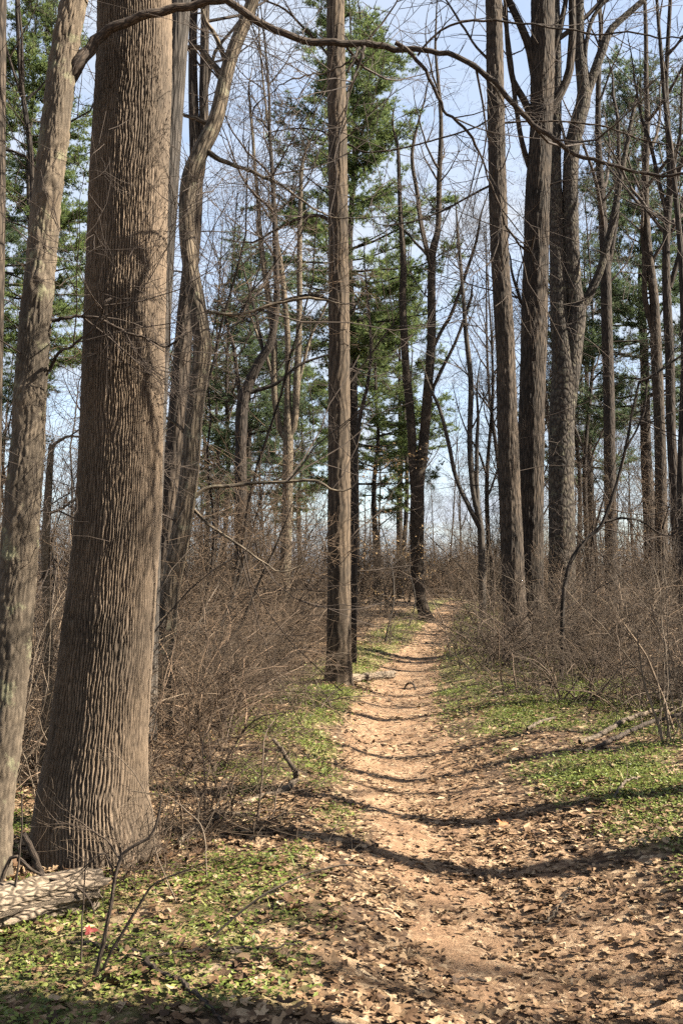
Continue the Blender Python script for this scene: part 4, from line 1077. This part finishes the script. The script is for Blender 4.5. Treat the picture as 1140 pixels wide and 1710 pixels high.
# the rest of the litter
parts = []
for (n, y0, y1, smin, smax, full) in [(10500, 2.4, 7.2, .020, .062, True), (34000, 2.4, 9.5, .010, .034, False), (9000, 6.0, 12, .035, .085, False), (12000, 11, 24, .05, .11, False), (9000, 22, 48, .10, .20, False)]:
    x, y = in_view(n * 2, y0, y1, lr, 1.2)
    k = lr.random(len(x)) < litter_density(x, y); x, y = x[k][:n], y[k][:n]
    p = np.c_[x, y, terrain(x, y) + lr.uniform(.004, .03, len(x))]
    sz = lr.uniform(smin, smax, len(x))
    if full:
        g = lr.integers(0, 6, len(x))
        for q in range(6): parts.append(leaf_batch(p[g == q], sz[g == q], lr, .20, tpl=TPS[q]))
    else: parts.append(leaf_batch(p, sz * 1.1, lr, .26, simple=True))
for cx, cy, r0, n in [(-1.30, 5.3, .30, 420), (-1.75, 4.95, .14, 150), (-.05, 14.6, .25, 260)]:      # drifts caught against the trunks
    a_ = lr.uniform(0, 2 * np.pi, n); q_ = r0 + np.abs(lr.normal(size=n)) * .16
    x, y = cx + np.cos(a_) * q_, cy + np.sin(a_) * q_
    p = np.c_[x, y, terrain(x, y) + .05 * np.exp(-(q_ - r0) / .1) * lr.random(n) + .012]
    parts.append(leaf_batch(p, lr.uniform(.03, .075, n), lr, .45, tpl=TPS[n % 6]))
lit = build('leaf_litter', parts, M['leaf'], smooth=False)
tag(lit, 'carpet of dry tan leaves scattered over the forest floor', 'leaf litter', kind='stuff')

# ---------------------------------------------------------------- green ground cover and grass
gr = np.random.default_rng(901)
parts = []
for (n, y0, y1, smin, smax, m) in [(5200, 2.5, 7.5, .014, .030, 6), (6500, 6.5, 14, .02, .04, 5), (10000, 12, 45, .03, .06, 4)]:
    x, y = in_view(n * 6, y0, y1, gr, 1.0)
    k = gr.random(len(x)) < green_mask(x, y); x, y = x[k][:n], y[k][:n]
    c = np.c_[x, y, terrain(x, y)]
    pos = np.repeat(c, m, 0); spread = .035 if y1 < 10 else (.06 if y1 < 20 else .12)
    pos = pos + gr.normal(size=pos.shape) * np.array([spread, spread, 0]); pos[:, 2] = terrain(pos[:, 0], pos[:, 1]) + gr.uniform(.006, .045, len(pos))
    tint = np.clip(np.repeat(gr.random(len(c)), m) * .6 + gr.random(len(pos)) * .4, 0, 1)
    parts.append(leaf_batch(pos, gr.uniform(smin, smax, len(pos)), gr, .5, simple=True, tint=tint))
gc = build('ground_cover', parts, M['green'], smooth=False)
tag(gc, 'low green weeds growing in patches along both verges of the trail', 'ground cover', kind='stuff')

x, y = in_view(120000, 4, 40, gr, .5)
k = gr.random(len(x)) < green_mask(x, y) * .75; x, y = x[k][:16000], y[k][:16000]
b = np.c_[x, y, terrain(x, y)]
hgt = gr.uniform(.03, .09, len(b))[:, None]; d = nrm(gr.normal(size=(len(b), 3)) * [1, 1, .1] * .7 + [0, 0, .8])
sd = nrm(np.cross(d, gr.normal(size=(len(b), 3)))) * (.0025 + .0004 * y[:, None])
v = np.stack([b - sd, b + sd, b + d * hgt], 1).reshape(-1, 3)
gs = build('grass', [(v, np.arange(len(v)).reshape(-1, 3), None, {'tint': np.repeat(gr.random(len(b)), 3)})], M['grass'], smooth=False)
tag(gs, 'thin short grass among the weeds beside the trail', 'grass', kind='stuff')

# ---------------------------------------------------------------- fallen wood
def fallen(name, label, pts, mat, cat='branch', sides=8, lift=0.5, wig=.004, group=None, twigs=0, seed=0):
    """pts: (px,py,width_px[,extra height]) lying on the ground"""
    rnd = np.random.default_rng(seed + 40)
    W = []; r = []
    for q in pts:
        g = G(q[0], q[1]); rr = .5 * q[2] * g[1] / F
        g[2] += rr * lift + (q[3] if len(q) > 3 else 0); W.append(g); r.append(rr)
    W = np.array(W); base = W.mean(0).copy(); base[2] = float(terrain(base[0], base[1]))
    root = empty(name, base, label, cat, group)
    pr = smoothpath(np.c_[W - base, r], 8 * len(W))
    a = pr[None, :, :3] + rnd.normal(size=(1, len(pr), 3)) * wig; b = pr[None, :, 3] * (1 + rnd.normal(size=(1, len(pr))) * .05)
    build('stem', [tubes(a, b, sides)], mat, root)
    if twigs:
        c, d = grow(a, b, twigs, .15, 1, (.15, .5), (30, 70), 6, .15, .03, .01, .0015, rnd)
        build('twigs', [tubes(c, d, 4)], mat, root)
    return root

def log(label, p0, p1, r, seed):
    """a split, weathered log lying on the ground: cracked surface, ragged broken end"""
    rnd = np.random.default_rng(seed)
    p0 = np.array(p0); p1 = np.array(p1); base = (p0 + p1) / 2
    base[2] = float(terrain(base[0], base[1]))
    root = empty('fallen_log', base, label, 'log')
    nu, nv = 44, 90
    t = np.linspace(0, 1, nv)
    axis_ = p0[None] * (1 - t[:, None]) + p1[None] * t[:, None] - base
    d = nrm(p1 - p0); A = nrm(np.cross(d, [0, 0, 1.])); B = np.cross(A, d)
    th = np.linspace(0, 2 * np.pi, nu, endpoint=False)
    TH, TT = np.meshgrid(th, t)
    L = np.linalg.norm(p1 - p0)
    crack = np.abs(vn(TH / (2 * np.pi) * 10 + .8 * vn(TH * 0, TT * L * 3, seed), TT * L * 2.2, seed + 1, wrap=10))
    fine = vn(TH / (2 * np.pi) * 40, TT * L * 6, seed + 2, wrap=40)
    rr = r * (1 + .10 * vn(TH / (2 * np.pi) * 4, TT * L * 2, seed + 3, wrap=4)) - .030 * (1 - sm(0, .22, crack)) + .007 * fine - .02 * sm(.2, .5, vn(TH / (2 * np.pi) * 7, TT * L * 5, seed + 9, wrap=7))
    flat = np.where(np.sin(TH) > .5, 1 - .16 * (np.sin(TH) - .5), 1)
    rr = rr * flat
    ragged = .05 * vn(TH / (2 * np.pi) * 12, TH * 0 + .5, seed + 5, wrap=12) * sm(.85, 1, TT)
    v = axis_[:, None] + rr[..., None] * (np.cos(TH)[..., None] * A + np.sin(TH)[..., None] * B) + ragged[..., None] * d
    V = v.reshape(-1, 3)
    i = np.arange(nv - 1)[:, None] * nu; j = np.arange(nu)[None]; j2 = (j + 1) % nu
    f = np.stack([i + j, i + j2, i + nu + j2, i + nu + j], -1).reshape(-1, 4)
    uv = np.stack([TH * r, TT * L], -1).reshape(-1, 2)
    lb = build('log_body', [(V, f, uv)], M['log_wood'], root)
    e = v[-1]; c = e.mean(0) - d * .02
    ends = np.vstack([e, c]); k = np.arange(nu)
    build('broken_end', [(ends, np.c_[k, (k + 1) % nu, np.full(nu, nu)])], M['log'], lb, smooth=False)
    return root
g0 = G(-60, 1560); g1 = G(166, 1512)
log('pale split log lying below the massive trunk at the lower left', (g0[0], g0[1], g0[2] + .085), (g1[0], g1[1], g1[2] + .085), .10, 51)
g0 = G(575, 1140); g1 = G(657, 1133)
log('short pale log lying across the left trail edge by the central trunk', (g0[0], g0[1], g0[2] + .05), (g1[0], g1[1], g1[2] + .06), .065, 52)
g0 = G(1100, 1136); g1 = G(1160, 1128)
log('pale log end in the thicket at the right picture edge', (g0[0], g0[1], g0[2] + .04), (g1[0], g1[1], g1[2] + .05), .06, 53)

fallen('fallen_branch', 'crooked fallen branch curling up beside the left trail edge', [(398, 1346, 9), (440, 1334, 11), (475, 1326, 11, .02), (494, 1316, 10, .05), (492, 1318, 9, .12), (478, 1318, 8, .20), (470, 1318, 7, .27), (455, 1316, 6, .32)], M['deadwood'], twigs=3, seed=1)
fallen('fallen_branch', 'forked grey branch lying at the right foot of the massive trunk', [(295, 1420, 9, .02), (322, 1402, 10, .04), (345, 1390, 9, .05), (372, 1380, 8, .06), (412, 1378, 7, .05)], M['deadwood'], twigs=8, seed=2)
fallen('fallen_branch', 'dark crooked stick among green weeds at bottom left', [(112, 1580, 6, .01), (170, 1590, 8, .02), (225, 1602, 9, .02), (255, 1628, 9, .02), (300, 1650, 8, .02), (345, 1690, 7, .02), (372, 1718, 6, .01)], M['limb_dark'], seed=3)
fallen('fallen_branch', 'straight thin stick lying among weeds left of the trail', [(245, 1612, 6, .02), (290, 1608, 5, .03), (370, 1600, 5, .03), (450, 1598, 4, .03), (520, 1585, 3, .03)], M['limb_dark'], seed=4)
fallen('fallen_branch', 'short dark stick on the litter at the near left trail edge', [(662, 1618, 4, .01), (712, 1634, 5, .01), (765, 1640, 6, .01), (810, 1645, 6, .01)], M['limb_dark'], seed=5)
fallen('fallen_branch', 'small curved twig on the dirt in the middle of the trail', [(885, 1548, 4, .01), (915, 1545, 4, .015), (930, 1530, 3, .03), (948, 1512, 3, .05)], M['deadwood'], seed=6)
fallen('fallen_branch', 'small arched root loop on the far trail', [(676, 1152, 3), (678, 1152, 3, .06), (684, 1152, 3, .09), (690, 1152, 3, .07), (693, 1153, 3)], M['limb_dark'], seed=7)
fallen('fallen_branch', 'grey branch lying on the leafy bank at right', [(968, 1245, 7, .02), (1000, 1236, 8, .03), (1040, 1215, 8, .04), (1085, 1200, 7, .05), (1130, 1192, 6, .04)], M['deadwood'], twigs=6, seed=8)
fallen('fallen_branch', 'long dark branch slanting over the leafy bank at right', [(975, 1262, 6, .02), (1020, 1245, 7, .03), (1075, 1222, 7, .05), (1140, 1205, 6, .06)], M['limb_dark'], twigs=6, seed=9)
fallen('fallen_branch', 'pale forked twig on the green right bank', [(1022, 1350, 3, .01), (1030, 1335, 4, .04), (1046, 1320, 4, .06), (1068, 1312, 3, .05)], M['deadwood'], twigs=3, seed=10)
fallen('fallen_branch', 'pale short branch on the right verge below the low brush', [(880, 1222, 5, .02), (905, 1212, 6, .03), (925, 1206, 5, .03)], M['deadwood'], seed=11)

def shoots(name, label, lines, cat='sapling', mat=None, seed=0, twigs=5, group=None):
    """upright or leaning stems: each line (Y, [(px,py,w)...]) ; the first line starts in the ground"""
    rnd = np.random.default_rng(seed + 900)
    W0, _ = pix_path(lines[0][1], lines[0][0])
    base = W0[0].copy(); base[2] = float(terrain(base[0], base[1]))
    root = empty(name, base, label, cat, group)
    A = []; B = []
    for n, (Y, pts) in enumerate(lines):
        W, r = pix_path(pts, Y)
        if n == 0: W[0, 2] = min(W[0, 2], base[2] - .03)
        q = smoothpath(np.c_[W, r], 26); a = q[None, :, :3] - base; a[0, 1:] += np.cumsum(rnd.normal(size=(25, 3)) * .0015, 0)
        A.append(a); B.append(q[None, :, 3])
        build('stem', [tubes(a, q[None, :, 3], 7)], mat or M['limb_dark'], root)
    if twigs:
        cp = crown_parts(A, B, rnd, [dict(n=twigs, t0=.3, L=(.1, .45), K=7, wig=.14, trop=.02, rk=.006, rmin=.0009), dict(n=2, L=(.05, .2), K=4, rk=.006, rmin=.0008)])
        build('twigs', [tubes(a, b, 4) for a, b, _ in cp], mat or M['limb_dark'], root)
shoots('sapling', 'dark forked sapling standing in front of the pale log',
       [(3.75, [(140, 1730, 9), (155, 1650, 8), (172, 1575, 7), (186, 1500, 6), (202, 1432, 6), (225, 1410, 5), (250, 1395, 5), (262, 1365, 4), (267, 1335, 3)]), (3.75, [(142, 1715, 7), (175, 1620, 5), (205, 1560, 5), (240, 1500, 4), (262, 1475, 3), (320, 1450, 3)]),
        (3.75, [(200, 1435, 4), (186, 1412, 3), (160, 1395, 3), (120, 1370, 2)]), (3.75, [(194, 1470, 3), (176, 1430, 3), (140, 1455, 2), (112, 1475, 2)])], seed=1)
shoots('sapling', 'thin upright shoot left of the dark forked sapling', [(3.9, [(128, 1705, 4), (132, 1650, 4), (137, 1560, 3), (141, 1480, 2.5), (144, 1430, 2)])], seed=2, twigs=3)
shoots('sapling', 'thin straight shoot in front of the leaning tree foot', [(4.3, [(8, 1620, 5), (16, 1540, 4), (24, 1480, 4), (31, 1410, 3), (33, 1330, 2)])], seed=3, twigs=3)
shoots('arching_bramble', 'pale bramble cane arching from the weeds towards the trail', [(4.1, [(298, 1662, 5), (330, 1600, 4), (375, 1545, 4), (440, 1490, 3.5), (500, 1458, 3), (570, 1438, 2.5), (620, 1440, 2)])], cat='bramble', mat=M['cane'], seed=4, twigs=5)
shoots('arching_bramble', 'dark cane arching over the split log', [(4.4, [(-14, 1500, 6), (20, 1432, 6), (55, 1452, 5), (95, 1470, 4), (130, 1480, 4), (155, 1510, 3), (160, 1545, 2)])], cat='bramble', seed=5, twigs=3)
shoots('dead_stick', 'broken dark stick leaning across the split log', [(4.62, [(102, 1555, 11), (88, 1510, 11), (68, 1460, 11), (50, 1415, 10), (36, 1390, 9)])], cat='stick', seed=6, twigs=0)
shoots('arching_bramble', 'long thin cane crossing in front of the massive trunk', [(4.6, [(300, 1500, 2.4), (262, 1420, 2.2), (255, 1350, 2), (230, 1295, 1.8), (200, 1262, 1.6), (178, 1240, 1.2)])], cat='bramble', mat=M['cane'], seed=7, twigs=4)
shoots('arching_bramble', 'grey cane drooping between massive trunk and weeds', [(5.0, [(345, 1500, 2.4), (338, 1390, 2.4), (310, 1352, 2.2), (280, 1328, 2), (250, 1322, 1.8), (215, 1318, 1.4)])], cat='bramble', mat=M['cane'], seed=8, twigs=5)
for k, pts in enumerate([[(1120, 1330, 5), (1112, 1270, 5), (1098, 1210, 4), (1080, 1160, 4), (1070, 1120, 3), (1062, 1060, 2)], [(1150, 1300, 5), (1128, 1230, 5), (1105, 1165, 4), (1088, 1120, 4), (1075, 1090, 3), (1040, 1040, 2)], [(1145, 1255, 4), (1135, 1180, 4), (1120, 1100, 3), (1100, 1060, 3), (1085, 1010, 2)]]):
    shoots('arching_bramble', ['front grey cane at the right picture edge, bent leftwards', 'middle grey cane at the right picture edge, bent leftwards', 'rear grey cane at the right picture edge, nearly upright'][k], [(8.2 + k * .5, pts)], cat='bramble', mat=M['cane'], seed=20 + k, twigs=8, group='grey canes at the right edge')

# things that would share a wording are told apart by their order across the view
same = {}
for o in bpy.data.objects:
    if not o.parent and o.get('label') and o.name.split('.')[0] in ('bare_shrub', 'bare_tree', 'understory_sapling'): same.setdefault(o['label'], []).append(o)
for lab, os_ in same.items():
    os_.sort(key=lambda o: o.location.x / o.location.y)
    words = {2: ('left-hand', 'right-hand'), 3: ('left-hand', 'middle', 'right-hand'), 4: ('leftmost', 'second-left', 'second-right', 'rightmost')}.get(len(os_))
    if words:
        for o, w in zip(os_, words): o['label'] = w + ' ' + lab
# tangles of twigs too fine to pick apart stay joined
for o in bpy.data.objects:
    if o.parent and o.name.split('.')[0] in ('twigs', 'crown', 'needles', 'branches', 'leaves', 'stems'): o['kind'] = 'stuff'
